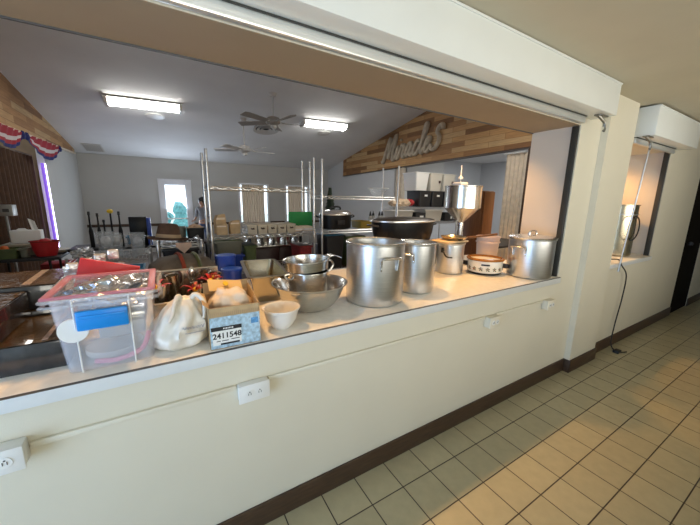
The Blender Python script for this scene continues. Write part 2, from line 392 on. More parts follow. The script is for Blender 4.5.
# glazed door and two draped windows in the hall's back wall
def frame(name, x0, x1, z0, z1, w, mid=None, o_=.04):
    b = MB()
    y0, y1 = HY-.03, HY+.06
    b.box(x0-o_, x0+w, y0, y1, z0, z1+o_, bev=.006).box(x1-w, x1+o_, y0, y1, z0, z1+o_, bev=.006).box(x0+w, x1-w, y0, y1, z1-w, z1+o_, bev=.006).box(x0+w, x1-w, y0, y1, z0, z0+w, bev=.006)
    if mid: b.box(x0+w, x1-w, y0+.02, y1-.02, mid, mid+.035)
    o = struct(name, b, M['wframe'])
    B(x0+w, x1-w, HY+.02, HY+.028, z0+w, z1-w).build('pane', M['pane'], o, flat=True)
    return o
d3 = frame('door_3', 0, .74, .04, 1.98, .12)
MB().tube([(.10, HY-.07, .93), (.64, HY-.07, .93)], .015).box(.10, .16, HY-.08, HY-.02, .91, .95).box(.58, .64, HY-.08, HY-.02, .91, .95).build('push_bar', M['chrome'], d3)
frame('window_2', 2.09, 3.02, .75, 1.98, .04, None, .012)
frame('window_3', 3.59, 4.42, .75, 1.98, .04, None, .012)
def drape(x0, x1, label):
    t = thing('window_drape', label, 'curtain', ((x0+x1)/2, HY-.06, 0), group='beige drapes in the hall windows')
    w = x1-x0; n = 9
    MB().solid(lambda u, v: Vector((-w/2+u*w, -.018*math.cos(u*n*2*PI), .62+v*1.32)), n*8, 1, (0, .008, 0)).build('panel', M['beige'], t)
    MB().tube([(-w/2-.05, 0, 1.95), (w/2+.05, 0, 1.95)], .012).build('rod', M['wframe'], t)
    return t
drape(2.17, 2.86, 'beige pleated drape over the hall window nearer the glass door')
drape(3.66, 4.27, 'beige pleated drape over the hall window behind the green board')
# outdoors
struct('ground_outside', B(-14, 16, 9.2, 30, -.1, -.02), M['grass'])
for x, y, r, h, lab in ((.62, 12.2, .42, 1.3, 'taller blue-green shrub outside seen through the glass door'), (.78, 10.6, .3, .75, 'low rounded shrub outside at the right of the glass door'), (.0, 13, .5, .9, 'small shrub outside at the left of the glass door')):
    t = thing('outdoor_shrub', lab, 'shrub', (x, y, -.02), group='shrubs outside the glass door')
    bl = MB()
    for i in range(16):
        a = random.random()*6.28; q = random.random()
        bl.blob((math.cos(a)*r*.55*q, math.sin(a)*r*.55*q, h*(.25+.62*random.random())), r*.42, r*.42, h*.2, 2, .5, 4, i)
    bl.build('foliage', M['shrub'], t); MB().cyl((0, 0, 0), (0, 0, h*.5), .03, .02).build('stem', M['brown'], t)

# ================================================================== COUNTER AND HATCH
t = thing('countertop', 'long cream laminate serving countertop in the open wall hatch', 'countertop', (0, 0, 0))
MB().box(-2.6, JX-.002, -.012, 1.05, .902, CZ, bev=.002).box(JX-.01, 3.06, .364, 1.05, .902, CZ, bev=.002).build('laminate_top', M['lam'], t)
B(-2.6, JX-.002, -.026, -.012, .892, CZ-.003, bev=.002).build('edge_band', M['band'], t)
B(-2.6, JX-.002, -.0255, -.0115, CZ-.003, CZ-.0012).build('edge_seam', M['dark'], t)

def housing(label, x0, x1, zb, zt, bar_end, bx):
    t = thing('shutter_housing', label, 'shutter housing', (x0, 0, zb), group='white shutter housings over the wall hatches')
    L = x1-x0; H = zt-zb
    B(0, L, -.157, -.001, 0, H, bev=.004).build('casing', M['white'], t)
    B(0, L, -.163, -.155, H-.012, H-.001, bev=.002).build('top_lip', M['white'], t)
    B(0, bar_end-x0, -.036, -.004, -.052, -.004, bev=.008).build('bottom_bar', M['alu'], t)
    B(0, bar_end-x0, -.040, -.004, -.006, -.0005).build('gap_shade_strip', M['track'], t)  # dark strip paints in the shaded gap between casing and bar
    MB().box(bx-.10, bx+.02, -.125, -.08, -.012, 0, bev=.003).tube(smooth([(bx-.08, -.10, -.008), (bx-.04, -.11, -.03), (bx-.005, -.115, -.05), (bx, -.115, -.075)]), .011).tube(smooth([(bx, -.115, -.06), (bx+.005, -.12, -.09), (bx-.005, -.12, -.11), (bx-.015, -.115, -.10)]), .006).build('crank_bracket', M['bracket'], t)
    return t
housing('long white shutter housing above the main serving hatch', -2.6, 2.90, 2.165, 2.38, JX-.02, 5.44)
h2 = housing('short white shutter housing above the far second hatch, with crank rod', 3.70, 4.95, 2.125, 2.37, 4.78, .08)
MB().tube([(.083, -.115, -.07), (.09, -.06, -1.16)], .007).tube([(.089, -.064, -1.10), (.09, -.058, -1.24)], .010).build('crank_rod', M['chrome'], h2)
tag(MB().box(JX-.022, JX-.004, .006, .05, CZ, 2.105, bev=.002).build('shutter_guide_track', M['track']), 'dark vertical shutter guide track on the main hatch right jamb', 'track')
tag(MB().box(4.774, 4.796, .006, .05, .957, 2.098, bev=.002).build('shutter_guide_track', M['track']), 'dark vertical shutter guide track on the far hatch right jamb', 'track')
# second hatch ledge
t = thing('serving_ledge', 'cream laminate ledge in the far second hatch', 'countertop', (3.66, 0, .915))
B(.002, 1.138, -.012, .8, .002, .04, bev=.003).build('ledge_top', M['lam'], t)
B(.002, 1.138, -.026, -.012, -.004, .038, bev=.003).build('edge_band', M['band'], t)
struct('wall_ledge_support', B(3.66, 4.80, .36, .8, 0, .912), M['hwall'])
struct('wall_second_jamb', MB().box(4.80, 4.9, .36, 1.1, 0, 2.6).box(4.796, 4.80, .05, .36, .96, 2.1), M['jamb'])

# wall outlets and raceway
def outlet(label, x0, x1, z0, z1, d, pm='plastic'):
    t = thing('wall_outlet', label, 'outlet', ((x0+x1)/2, 0, (z0+z1)/2), group='white outlet boxes along the counter wall')
    w, h = (x1-x0)/2, (z1-z0)/2
    B(-w, w, -d, 0, -h, h, bev=.006).build('back_box', M[pm], t)
    B(-w-.002, w+.002, -d-.006, -d, -h-.002, h+.002, bev=.003).build('cover_plate', M[pm], t)
    for sx in (-1, 1):
        o = MB().lathe([(0, 0), (.016, 0), (.017, .003), (0, .0032)], seg=20).build('receptacle', M['plastic'], t)
        o.rotation_euler = (PI/2, 0, 0); o.location = (sx*.021, -d-.005, 0)
        MB().box(-.006, -.004, -.0002, .001, -.006, .004).box(.004, .006, -.0002, .001, -.006, .004).cyl((0, -.0002, .008), (0, .001, .008), .0025, seg=8).build('slot', M['dark'], t).location = (sx*.021, -d-.0095, 0)
    return t
outlet('deep white outlet box at the far left end of the counter wall', -.545, -.425, .715, .79, .05)
outlet('white outlet box below the number-marked cardboard box', .205, .33, .695, .77, .035)
outlet('white outlet box under the blackware end, third along the counter wall', 1.83, 1.945, .69, .765, .045, 'wall')['label'] = 'white outlet box below the flowered slow cooker'  # cream box and plate paint in the shade on this white outlet
outlet('white outlet box below the lidded stockpot by the jamb', 2.555, 2.67, .695, .77, .045, 'wall')  # white outlet toned cream for the shade by the jamb
for x0, x1, lab in ((-.42, .2, 'leftmost white cable raceway strip between the two left outlets'), (.335, 1.825, 'longest white cable raceway strip along the middle of the counter wall'), (1.95, 2.55, 'short white cable raceway strip between the two right outlets')):
    tag(MB().box(x0, x1, -.014, .001, .748, .768, bev=.004).build('cable_raceway', M['wall']), lab, 'raceway', 'white cable raceways on the counter wall')

# warm lamps over the counter on the hall side of the header
for i, x in enumerate((-1.2, .1, 1.4, 2.35)):
    t = thing('counter_lamp', 'warm lamp over the counter behind the header', 'lamp', (x, .52, 2.36), group='warm lamps over the serving counter')
    MB().lathe([(0, .06), (.06, .06), (.075, 0), (.07, 0), (.055, .05), (0, .05)], seg=24).build('shade', M['blackp'], t)
    MB().lathe([(0, .035), (.045, .03), (.05, .01), (0, .0)], seg=20).build('bulb', M['warm'], t)
    B(-.02, .02, -.16, .0, .06, .09).build('arm', M['blackp'], t)

# ================================================================== THINGS ON THE COUNTER
def bail(mb, R_, zz, ang, w=.055, hgt=.05, out=.035, r=.006):
    """riveted loop handle on a pot wall at angle ang"""
    def pt(da, o, z): a = ang+da; return ((R_+o)*math.cos(a), (R_+o)*math.sin(a), z)
    da = w/R_
    mb.tube(smooth([pt(-da, .003, zz-hgt), pt(-da, .012, zz-.012), pt(-da*.85, out, zz), pt(0, out+.004, zz+.002), pt(da*.85, out, zz), pt(da, .012, zz-.012), pt(da, .003, zz-hgt)], 5), r)
    for s_ in (-1, 1):
        for k in range(2):
            c = pt(s_*da, .004, zz-hgt*.35-k*hgt*.45); d = pt(s_*da, .012, zz-hgt*.35-k*hgt*.45); mb.cyl(c, d, .006, .004, 8)
def stockpot(label, x, y, R_, H, z=CZ, handles=(-70, 110), group=None, mt='alpot'):
    t = thing('stockpot', label, 'pot', (x, y, z), 0, group)
    MB().lathe([(0, .0), (R_*.9, 0), (R_*.97, .008), (R_, .03), (R_, H-.012), (R_+.006, H-.009), (R_+.007, H), (R_-.001, H), (R_-.004, H-.01), (R_-.004, .03), (R_*.9, .008), (0, .006)], seg=56).build('body', M[mt], t)
    MB().tube([((R_+.003)*math.cos(a*PI/24), (R_+.003)*math.sin(a*PI/24), H) for a in range(48)], .0045, 8, True).build('rim', M['alrim'], t)
    for h in handles:
        m_ = MB(); bail(m_, R_, H*.80, math.radians(h), w=R_*.30, hgt=R_*.42); m_.build('handle', M['alrim'], t)
    return t
stockpot('tallest open aluminium stockpot with a riveted loop handle at the counter middle', 1.06, .227, .170, .356, handles=(-97, 83))
stockpot('narrow tall aluminium stockpot half hidden by the tallest open pot', 1.428, .272, .124, .325, handles=(-157, 23))
p3 = stockpot('small aluminium pot with a wooden board and pan resting on it', 2.061, .539, .112, .255, handles=())
MB().tube(smooth([(-.112, -.02, .20), (-.14, -.06, .185), (-.15, -.10, .16), (-.12, -.13, .155)]), .006).box(-.12, -.105, -.03, -.01, .18, .22).build('bail_handle', M['blackp'], p3)
pr = stockpot('lidded aluminium stockpot against the right jamb of the hatch', 2.565, .145, .167, .315, handles=(180, 60))
MB().lathe([(.176, .0), (.178, .008), (.165, .012), (.10, .022), (.03, .028), (0, .029)], c=(0, 0, .316), seg=48).build('lid', M['alrim'], pr)
MB().tube(smooth([(-.05, 0, .338), (-.045, 0, .365), (0, 0, .372), (.045, 0, .365), (.05, 0, .338)]), .007).build('lid_handle', M['alrim'], pr)

# pan with long handle and board on the small pot
t = tag(B(-.14, .13, -.10, .10, 0, .016, bev=.004).build('cutting_board', M['board']), 'pale wooden board lying over the small aluminium pot', 'board'); t.location = (2.05, .55, CZ+.2605); t.rotation_euler = (0, 0, .1)
t = thing('frying_pan', 'shallow steel pan with a long handle lying on the pale wooden board', 'pan', (2.085, .53, CZ+.277))
MB().lathe([(0, 0), (.085, 0), (.105, .028), (.109, .030), (.106, .024), (.084, .004), (0, .004)], seg=36).build('pan_body', M['gold'], t)
MB().tube([(.08, -.06, .022), (.16, -.10, .03), (.33, -.17, .05)], [.009, .008, .011]).build('handle', M['brown'], t)

# white bowl
t = tag(MB().lathe([(0, .004), (.036, .0), (.04, 0), (.046, .008), (.068, .04), (.078, .08), (.083, .090), (.088, .096), (.087, .101), (.078, .098), (.072, .08), (.062, .042), (.04, .012), (0, .01)], seg=48).build('white_bowl', M['bowl']), 'small white plastic bowl at the counter edge beside the cardboard box', 'bowl')
t.location = (.437, .098, CZ); t.scale = (1, 1, .98)
# big steel bowl and pot inside
t = tag(MB().lathe([(0, .004), (.07, 0), (.09, .004), (.13, .03), (.165, .075), (.190, .138), (.203, .146), (.206, .151), (.200, .152), (.186, .142), (.16, .08), (.126, .036), (.085, .01), (0, .008)], seg=64).build('mixing_bowl', M['steel']), 'wide stainless steel mixing bowl with a pot standing in it', 'bowl'); t.location = (.66, .272, CZ)
t = thing('saucepan', 'steel saucepan standing inside the wide mixing bowl', 'pot', (.662, .30, CZ+.0125))
MB().lathe([(0, 0), (.098, 0), (.106, .008), (.108, .19), (.113, .192), (.112, .196), (.105, .194), (.103, .01), (0, .008)], seg=48).build('body', M['steel'], t)
MB().tube(smooth([(.105, .0, .165), (.14, .0, .19), (.155, .0, .215), (.15, .02, .235), (.12, .03, .235)]), .006).build('loop_handle', M['chrome'], t)
MB().tube(smooth([(-.105, -.02, .16), (-.13, -.02, .165), (-.14, -.02, .185), (-.115, -.02, .19)]), .005).build('loop_handle', M['chrome'], t)
t = thing('strainer_pan', 'shallow steel pan with a side tab nested on top of the saucepan', 'pan', (.655, .30, CZ+.2145)); t.rotation_euler = (.0, -.05, 0)
MB().lathe([(0, .004), (.105, .002), (.116, .006), (.120, .05), (.127, .054), (.127, .060), (.119, .058), (.112, .012), (0, .010)], seg=48).build('pan_body', M['steel'], t)
MB().solid(lambda u, v: Vector((.122+u*.085, -.03+v*.07-(v-.5)*u*.02, .052+.012*math.sin(u*3)-.015*u)), 8, 3, (0, 0, .004)).build('handle_tab', M['steel'], t)
# rectangular steam pan, nearer corner towards the bowl
def rpan(w, d, h, ins=.03, fl=.018):
    m_ = MB(); bm = m_.bm
    def ring(x, y, z, r=.03):
        out = []
        for cx, cy, a0 in ((x-r, y-r, 0), (-x+r, y-r, 90), (-x+r, -y+r, 180), (x-r, -y+r, 270)):
            for k in range(5):
                a = math.radians(a0+k*22.5); out.append(bm.verts.new((cx+r*math.cos(a), cy+r*math.sin(a), z)))
        return out
    R_ = [ring(w-ins, d-ins, 0), ring(w-ins*.3, d-ins*.3, h*.7), ring(w, d, h-.004), ring(w+fl, d+fl, h-.006), ring(w+fl, d+fl, h), ring(w-.003, d-.003, h), ring(w-ins*.3-.004, d-ins*.3-.004, h*.7), ring(w-ins-.004, d-ins-.004, .006)]
    for A, C_ in zip(R_, R_[1:]):
        for i in range(20): bm.faces.new((A[i], A[(i+1) % 20], C_[(i+1) % 20], C_[i]))
    bm.faces.new(R_[0][::-1]); bm.faces.new(R_[-1])
    return m_
t = thing('steam_pan', 'deep rectangular stainless steam pan behind the white bowl', 'pan', (.525, .71, CZ), -.13)
rpan(.105, .25, .16).build('pan_body', M['gold'], t)

# frosted storage bin with pink rim
t = thing('storage_bin', 'frosted plastic storage bin with pink lid rim and blue latch', 'bin', (-.197, .20, CZ))
def binshell(w0, d0, w1, d1, h, th):
    m_ = MB(); bm = m_.bm
    def ring(w, d, z, r=.025):
        out = []
        for cx, cy, a0 in ((w-r, d-r, 0), (-w+r, d-r, 90), (-w+r, -d+r, 180), (w-r, -d+r, 270)):
            for k in range(5):
                a = math.radians(a0+k*22.5); out.append(bm.verts.new((cx+r*math.cos(a), cy+r*math.sin(a), z)))
        return out
    R_ = [ring(w0, d0, 0), ring(w1, d1, h), ring(w1-th, d1-th, h), ring(w0-th, d0-th, th)]
    for A, C_ in zip(R_, R_[1:]):
        for i in range(20): bm.faces.new((A[i], A[(i+1) % 20], C_[(i+1) % 20], C_[i]))
    bm.faces.new(R_[0][::-1]); bm.faces.new(R_[-1]); return m_
binshell(.124, .150, .142, .165, .262, .003).build('tub', M['frost'], t)
lip = MB()
for a in (0, 1):
    w, d, z = (.155, .176, .262-.018*a)
    lip.tube(smooth([(-w, -d, z), (0, -d-.001, z), (w, -d, z), (w+.001, 0, z), (w, d, z), (0, d+.001, z), (-w, d, z), (-w-.001, 0, z)], 4)[:-1], .006, 6, True)
lip.build('tub_lip', M['frost'], t)
pk = MB()
for (x0, x1, y0, y1) in ((-.155, .15, -.174, -.158), (-.155, .15, .150, .174), (-.155, -.132, -.158, .150), (.127, .15, -.158, .150)): pk.box(x0, x1, y0, y1, .266, .276, bev=.003)
pk.build('lid_rim', M['pink'], t)
B(-.075, .065, -.184, -.168, .155, .222, bev=.005).build('latch', M['blue'], t)
B(-.068, .058, -.188, -.183, .195, .207, bev=.002).build('latch_ridge', M['blue'], t)
MB().cyl((-.088, -.161, .155), (-.088, -.167, .155), .041, .040, 32).build('round_label', M['plastic'], t)
MB().tube([(-.082, -.156, .0), (-.080, -.171, .26)], .0025).build('rib', M['plastic'], t)
MB().tube([(.068, -.156, .0), (.07, -.171, .26)], .0025).build('rib', M['plastic'], t)
# contents of the bin
tag(MB().blob((-.195, .20, CZ+.235), .120, .138, .050, 4, .5, 3.2, 3).build('crumpled_foil', M['wrap']), 'crumpled silver film filling the top of the frosted bin', 'foil')
def stackdisc(label, x, y, z, r, n, m_):
    mb = MB()
    for i in range(n): mb.lathe([(0, i*.012), (r*.6, i*.012), (r, i*.012+.012), (r, i*.012+.016), (r*.6, i*.012+.004), (0, i*.012+.004)], (x, y, z), 36)
    return tag(mb.build('plate_stack', m_), label, 'plates')
for k in range(5):
    o = tag(MB().lathe([(0, 0), (.055, 0), (.09, .011), (.09, .013), (.055, .003), (0, .003)], seg=36).build('serving_plate', M['whitep']), 'pale plate in the stack at the bottom of the frosted bin', 'plate', 'plates stacked in the frosted bin')
    o.location = (-.20, .18, CZ+.0045+k*.0045)
o = tag(B(-.06, .08, -.045, .045, 0, .055, bev=.006).build('food_container', M['greymetal']), 'grey lidded container inside the frosted bin behind the blue latch', 'container'); o.location = (-.175, .16, CZ+.036+.045)
o = tag(MB().tube(smooth([(-.25, .09, CZ+.012), (-.18, .066, CZ+.014), (-.11, .075, CZ+.035), (-.085, .13, CZ+.075)], 8), .009).build('pink_cord', M['pinks']), 'pink band curving along the bottom of the frosted bin', 'band')

o = tag(B(-.10, .10, -.09, .09, 0, .05, bev=.008).build('steel_dish', M['steel']), 'steel dish in the frosted bin above the grey container', 'dish'); o.location = (-.19, .23, CZ+.112)
o = tag(B(-.075, .02, -.03, .03, 0, .10, bev=.012).build('napkin_holder', M['brown']), 'brown item in the frosted bin behind the grey container', 'holder'); o.location = (-.16, .28, CZ+.006)
# red folder and clear clamshell standing behind the bin
o = thing('binder', 'bright red plastic folder leaning behind the frosted bin', 'folder', (-.26, .50, CZ), .05)
B(-.11, .11, -.012, .012, .0, .30, bev=.003, rot=(0, .28, 0)).build('cover', M['red'], o); B(-.10, .10, -.016, .016, .01, .04, rot=(0, .28, 0)).build('spine', M['dred'], o)
o = thing('clamshell_tray', 'clear plastic clamshell tray propped beside the red folder', 'tray', (-.29, .57, CZ+.0), .1)
b = MB()
for i in range(4): b.box(-.10+.05*i, -.055+.05*i, -.02, .02, .25+.016*i, .295+.016*i, bev=.008)
b.box(-.11, .11, -.006, .006, .0, .28, rot=(0, -.0, 0))
b.build('tray', M['cling'], o)

# black cartons at the left end
def carton(label, x, y, z, w, d, h, rz=0, lab=True):
    t = thing('carton', label, 'box', (x, y, z), rz, 'black shrink-wrapped cartons at the left end of the counter')
    B(-w/2, w/2, -d/2, d/2, 0, h, bev=.004).build('box_body', M['gloss'], t)
    MB().solid(lambda u, v: Vector((-w/2+.004+u*(w-.008), -d/2+.004+v*(d-.008), h+.0005+.002*abs(math.sin(u*13+v*7)))), 14, 14, (0, 0, .0006)).build('film_top', M['cartontop'], t)
    if lab:
        l = MB().box(w*.20, w*.27, -d*.45, d*.45, h+.003, h+.0045)
        l.build('label_strip', M['label'], t)
    return t
carton('lower black carton right against the frosted bin, front row', -.435, .285, CZ, .21, .32, .10)
carton('black carton at the bottom of the left front stack', -.675, .29, CZ, .26, .32, .10, 0, False)
carton('black carton on top of the left front stack', -.655, .30, CZ+.105, .31, .33, .10)
carton('black carton at the bottom of the rear row behind the front cartons', -.62, .66, CZ, .40, .36, .115, .03, False)
carton('black carton with gold glints on top of the rear row', -.61, .67, CZ+.12, .38, .36, .10, .03)

# white carrier bag
t = thing('carrier_bag', 'white plastic carrier bag slumped between the bin and cardboard box', 'bag', (.015, .125, CZ))
from mathutils import noise as NZ
def bagpt(u, v):
    a = u*2*PI; z = v
    prof = [(.0, .0), (.07, .0), (.096, .02), (.100, .06), (.090, .10), (.070, .14), (.052, .175), (.030, .196), (.0, .20)]
    k = v*(len(prof)-1); i = min(int(k), len(prof)-2); f = k-i
    r = prof[i][0]*(1-f)+prof[i+1][0]*f; zz = prof[i][1]*(1-f)+prof[i+1][1]*f
    n = NZ.noise(Vector((math.cos(a)*2.2, math.sin(a)*2.2, zz*16)))*.30+abs(NZ.noise(Vector((math.cos(a)*5, math.sin(a)*5, zz*12+5))))*.28
    r *= 1+n*(.35+.65*min(1, zz/.06))
    return Vector((r*math.cos(a)*1.03+.030*zz/.2, r*math.sin(a)*.82, max(.001, zz)))
b = MB().grid(bagpt, 60, 36); bmesh.ops.remove_doubles(b.bm, verts=b.bm.verts[:], dist=.0008); b.build('bag_body', M['bag'], t, 80)
b = MB()
for sx in (-1, 1):
    b.tube(smooth([(.035+sx*.015, -.01, .180), (.04+sx*.03, -.02, .208), (.045+sx*.05, -.045, .185), (.04+sx*.055, -.065, .150), (.03+sx*.06, -.08, .125)], 6), [.013, .013, .012, .012, .011, .011, .010, .010, .010, .009, .009, .009, .008, .008, .008, .008, .007, .007, .007, .007, .006, .006, .006, .005, .005], 6)
b.build('tied_handle', M['bag'], t, 80)
b = MB()
for row, (x0, x1, z, a_) in enumerate(((.012, .088, .098, .007), (.02, .085, .078, .002))):
    pts = []
    for k in range(25):
        x = x0+(x1-x0)*k/24
        pts.append((x, -.0995+.25*max(0, x-.03)**1.3+(.0 if row else .003), z+a_*math.sin(k*1.9)))
    b.tube(pts, .0011, 4)
bp_ = b.build('printed_script', M['ink'], t)

# open cardboard box with number label
t = thing('cardboard_box', 'open cardboard box printed pale blue with a 2411548 label', 'box', (.217, .105, CZ), -.03)
w, d, h = .096, .11, .172
b = MB().box(-w, w, -d, -d+.004, 0, h).box(-w, w, d-.004, d, 0, h).box(-w, -w+.004, -d, d, 0, h).box(w-.004, w, -d, d, 0, h).box(-w, w, -d, d, 0, .004)
b.build('box_body', M['kraft'], t, flat=True)
B(-w+.001, w-.001, -d-.0015, -d, .004, .134).build('front_print', M['print_'], t)
B(-w+.004, w-.004, -d-.0008, -d, .134, .170).build('kraft_border', M['kraft'], t)
b = MB()
for i in range(26): b.box(-w+.006+i*.0073, -w+.0085+i*.0073, -d-.0018, -d, .135, .152)
b.build('comb_pattern', M['tan'], t)
B(.060, .088, -d-.002, -d-.001, .088, .112).build('blue_patch', mat('blue_ink', (.10, .30, .58), .5, noise=.4, nscale=120), t)
lb = B(-.088, .020, -d-.0026, -d-.0015, .018, .080).build('number_label', M['whitep'], t)
B(-.0925, .022, -d-.0030, -d-.002, .078, .094).build('black_bar', M['ink2'], t)
b = MB(); x = -.048
for wd in (.004, .003, .005, .003, .004, .003, .005): b.box(x, x+wd, -d-.0033, -d-.0028, .083, .0885); x += wd+.0018
b.build('bar_marks', M['whitep'], t)
text('number_digits', '2411548', .031, M['ink2'], t, (-.034, -d-.0028, .046), (PI/2, 0, 0), bold=.0008)
b = MB()
for x0, x1, z in ((-.075, -.06, .033), (-.055, -.03, .033), (-.02, .012, .035)): b.box(x0, x1, -d-.003, -d-.002, z, z+.003)
b.box(-.06, .012, -d-.003, -d-.002, .018, .025); b.build('small_print', M['ink2'], t)
MB().solid(lambda u, v: Vector((-w+u*2*w, d+.002+.010*v, h+v*.045)), 2, 2, (0, .003, 0)).build('rear_flap', M['kraft'], t, flat=True)
MB().solid(lambda u, v: Vector((-w-.018*v, -d+u*2*d, h+v*.02-v*u*.01)), 2, 2, (.003, 0, 0)).build('side_flap', M['kraft'], t, flat=True)
MB().solid(lambda u, v: Vector((w-.004+.003*v, -d+u*2*d, h+v*.030*u)), 2, 2, (.003, 0, 0)).build('side_flap', M['kraft'], t, flat=True)
t2 = thing('paper_sack', 'crumpled cream paper sack stuffed in the open cardboard box', 'sack', (.217, .115, CZ+.006))
MB().blob((0, 0, .125), .086, .092, .085, 4, .28, 2.6, 11, -.12).build('sack_body', M['paper'], t2, 60)
MB().solid(lambda u, v: Vector((-.075+u*.14, .035+v*.05, .195+v*.035-.02*u)), 6, 6, (0, .004, .004)).build('folded_flap', mat('buff_card', (.72, .50, .22), .7), t2)
MB().cyl((-.005, .058, .2135), (-.004, .056, .2165), .012, .012, 16).build('round_sticker', M['yellow'], t2)

# blue canisters behind the box
for x, y, h_, lab in ((.335, .72, .17, 'nearer blue plastic canister behind the cardboard box'), (.335, .90, .225, 'farther blue plastic canister beside the rack post')):
    t = thing('canister', lab, 'canister', (x, y, CZ), 0, 'blue plastic canisters on the counter')
    MB().lathe([(0, 0), (.052, 0), (.055, .01), (.058, h_-.02), (0, h_-.02)], seg=28).build('body', M['navy'], t)
    MB().lathe([(0, 0), (.061, 0), (.062, .018), (.055, .02), (.02, .016), (0, .016)], (0, 0, h_-.02), 28).build('lid', M['navy'], t)

# clear tub of cutlery, steel cups and red poinsettias behind the bag
t = thing('utensil_tray', 'grey wire-rimmed utensil tray of cups and red ribbons behind the bag', 'tray', (.075, .46, CZ))
b = MB().box(-.15, .16, -.10, -.096, 0, .11).box(-.15, .16, .096, .10, 0, .22).box(-.15, -.146, -.10, .10, 0, .14).box(.156, .16, -.1, .1, 0, .14).box(-.15, .16, -.1, .1, 0, .004)
for x in (-.05, .055): b.box(x, x+.004, -.1, .1, 0, .12)
b.build('tray_body', M['steel'], t, flat=True)
MB().tube([(-.15, .098, .22), (.16, .098, .22)], .005).build('rim', M['chrome'], t)
MB().tube([(-.15, -.098, .11), (.16, -.098, .11)], .004).build('rim', M['chrome'], t)
cup = None
for i, (x, y, z, lab) in enumerate(((-.04, .44, .07, 'steel cup upright in the middle of the utensil tray'), (.12, .42, .06, 'steel cup nearest the cardboard box in the utensil tray'), (.03, .50, .10, 'steel cup at the back of the utensil tray'), (.19, .47, .10, 'steel cup at the right end of the utensil tray'))):
    mb = MB().lathe([(0, 0), (.022, 0), (.026, .09), (.029, .115), (.031, .117), (.027, .112), (.022, .01), (0, .006)], seg=24)
    o = tag(mb.build('steel_cup', M['chrome'] if i % 2 else M['steel']), lab, 'cup', 'steel cups in the utensil tray') if cup is None else tag(cup.copy(), lab, 'cup', 'steel cups in the utensil tray')
    if cup is None: cup = o
    else: mb.bm.free(); COL.objects.link(o)
    o.location = (x, y, CZ+z); o.rotation_euler = (.1*(i-1), .15*(1-i % 3), 0)
for i, (x, y, z, lab) in enumerate(((-.055, .40, .165, 'large red ribbon bow at the left of the utensil tray'), (.105, .39, .135, 'red ribbon bow in the utensil tray beside the carrier bag'), (.18, .42, .165, 'red ribbon bow at the right of the utensil tray'))):
    t = thing('ribbon_bow', lab, 'bow', (x, y, CZ+z), .5*i, 'red ribbon bows in the utensil tray')
    b = MB()
    for k in range(7):
        a = k*2*PI/7
        b.solid(lambda u, v: Vector((math.cos(a+(v-.5)*.7*(1-u))*(.008+u*.056), math.sin(a+(v-.5)*.7*(1-u))*(.008+u*.056), .012+.03*math.sin(u*2.4)*(1 if k % 2 else .5))), 6, 3, (0, 0, .002))
    b.build('petals', M['red'], t); MB().blob((0, 0, .016), .012, .012, .012, 2).build('centre', M['yellow'], t)
t = thing('utensil_bundle', 'dark wooden and steel utensils standing in the utensil tray', 'utensils', (.075, .46, CZ+.006))
for i in range(9):
    a = -.12+i*.03; y = random.uniform(-.06, .06); hgt = random.uniform(.18, .25)
    MB().tube([(a, y, 0), (a+random.uniform(-.02, .02), y+.02, hgt*.7)], .005).blob((a, y+.02, hgt*.82), .016, .008, .035, 2).build('utensil', M['dbrown'] if i % 3 == 0 else (M['hat'] if i % 3 == 1 else M['steel']), t)

# slow cooker
t = thing('slow_cooker', 'flower-printed cream slow cooker with an amber rim', 'slow cooker', (2.327, .386, CZ))
R_ = .140
MB().lathe([(0, .012), (R_*.86, .012), (R_*.95, .018), (R_, .05), (R_*1.0, .112), (R_*.985, .116), (0, .116)], seg=56).build('casing', M['crock'], t)
MB().lathe([(0, .0), (R_*.88, 0), (R_*.95, .010), (R_*.97, .018), (0, .02)], seg=48).build('base_ring', M['blackp'], t)
MB().lathe([(R_*.93, .112), (R_*1.06, .117), (R_*1.08, .127), (R_*1.03, .134), (R_*.93, .135), (R_*.90, .05), (0, .045)], seg=56).build('stoneware_liner', M['amber'], t)
def wrapped(mb, ang, z, pts, R=R_):
    vs = []
    for dx, dz in pts:
        a = ang+dx/R; vs.append((a, z+dz))
    A = [mb.bm.verts.new(((R+.0008)*math.cos(a), (R+.0008)*math.sin(a), q)) for a, q in vs]
    C_ = [mb.bm.verts.new(((R+.0022)*math.cos(a), (R+.0022)*math.sin(a), q)) for a, q in vs]
    n = len(vs)
    for i in range(n): mb.bm.faces.new((A[i], A[(i+1) % n], C_[(i+1) % n], C_[i]))
    mb.bm.faces.new(C_)
b = MB(); c_ = MB()
for k in range(8):
    a = math.radians(-145-77+k*22)
    for q in range(5):
        f = q*2*PI/5+.3; wrapped(b, a, .052, [(.004*math.cos(f-.5), .004*math.sin(f-.5)), (.014*math.cos(f-.35), .014*math.sin(f-.35)), (.017*math.cos(f), .017*math.sin(f)), (.014*math.cos(f+.35), .014*math.sin(f+.35)), (.004*math.cos(f+.5), .004*math.sin(f+.5))])
    wrapped(b, a+.09, .040, [(-.006, .008), (.006, .0), (-.004, -.004)])
    wrapped(c_, a, .052, [(.004*math.cos(f), .004*math.sin(f)) for f in (0, 1, 2, 3, 4, 5)], R_+.001)
b.build('flower_print', M['leaf'], t); c_.build('flower_centre', M['redpot'], t)
b = MB()
for k in range(8): wrapped(b, math.radians(-142), .088, [(-.032+k*.008, -.007), (-.0238+k*.008, -.007), (-.0238+k*.008, .007), (-.032+k*.008, .007)], R_+.0006)
b.build('control_label', M['blackp'], t)
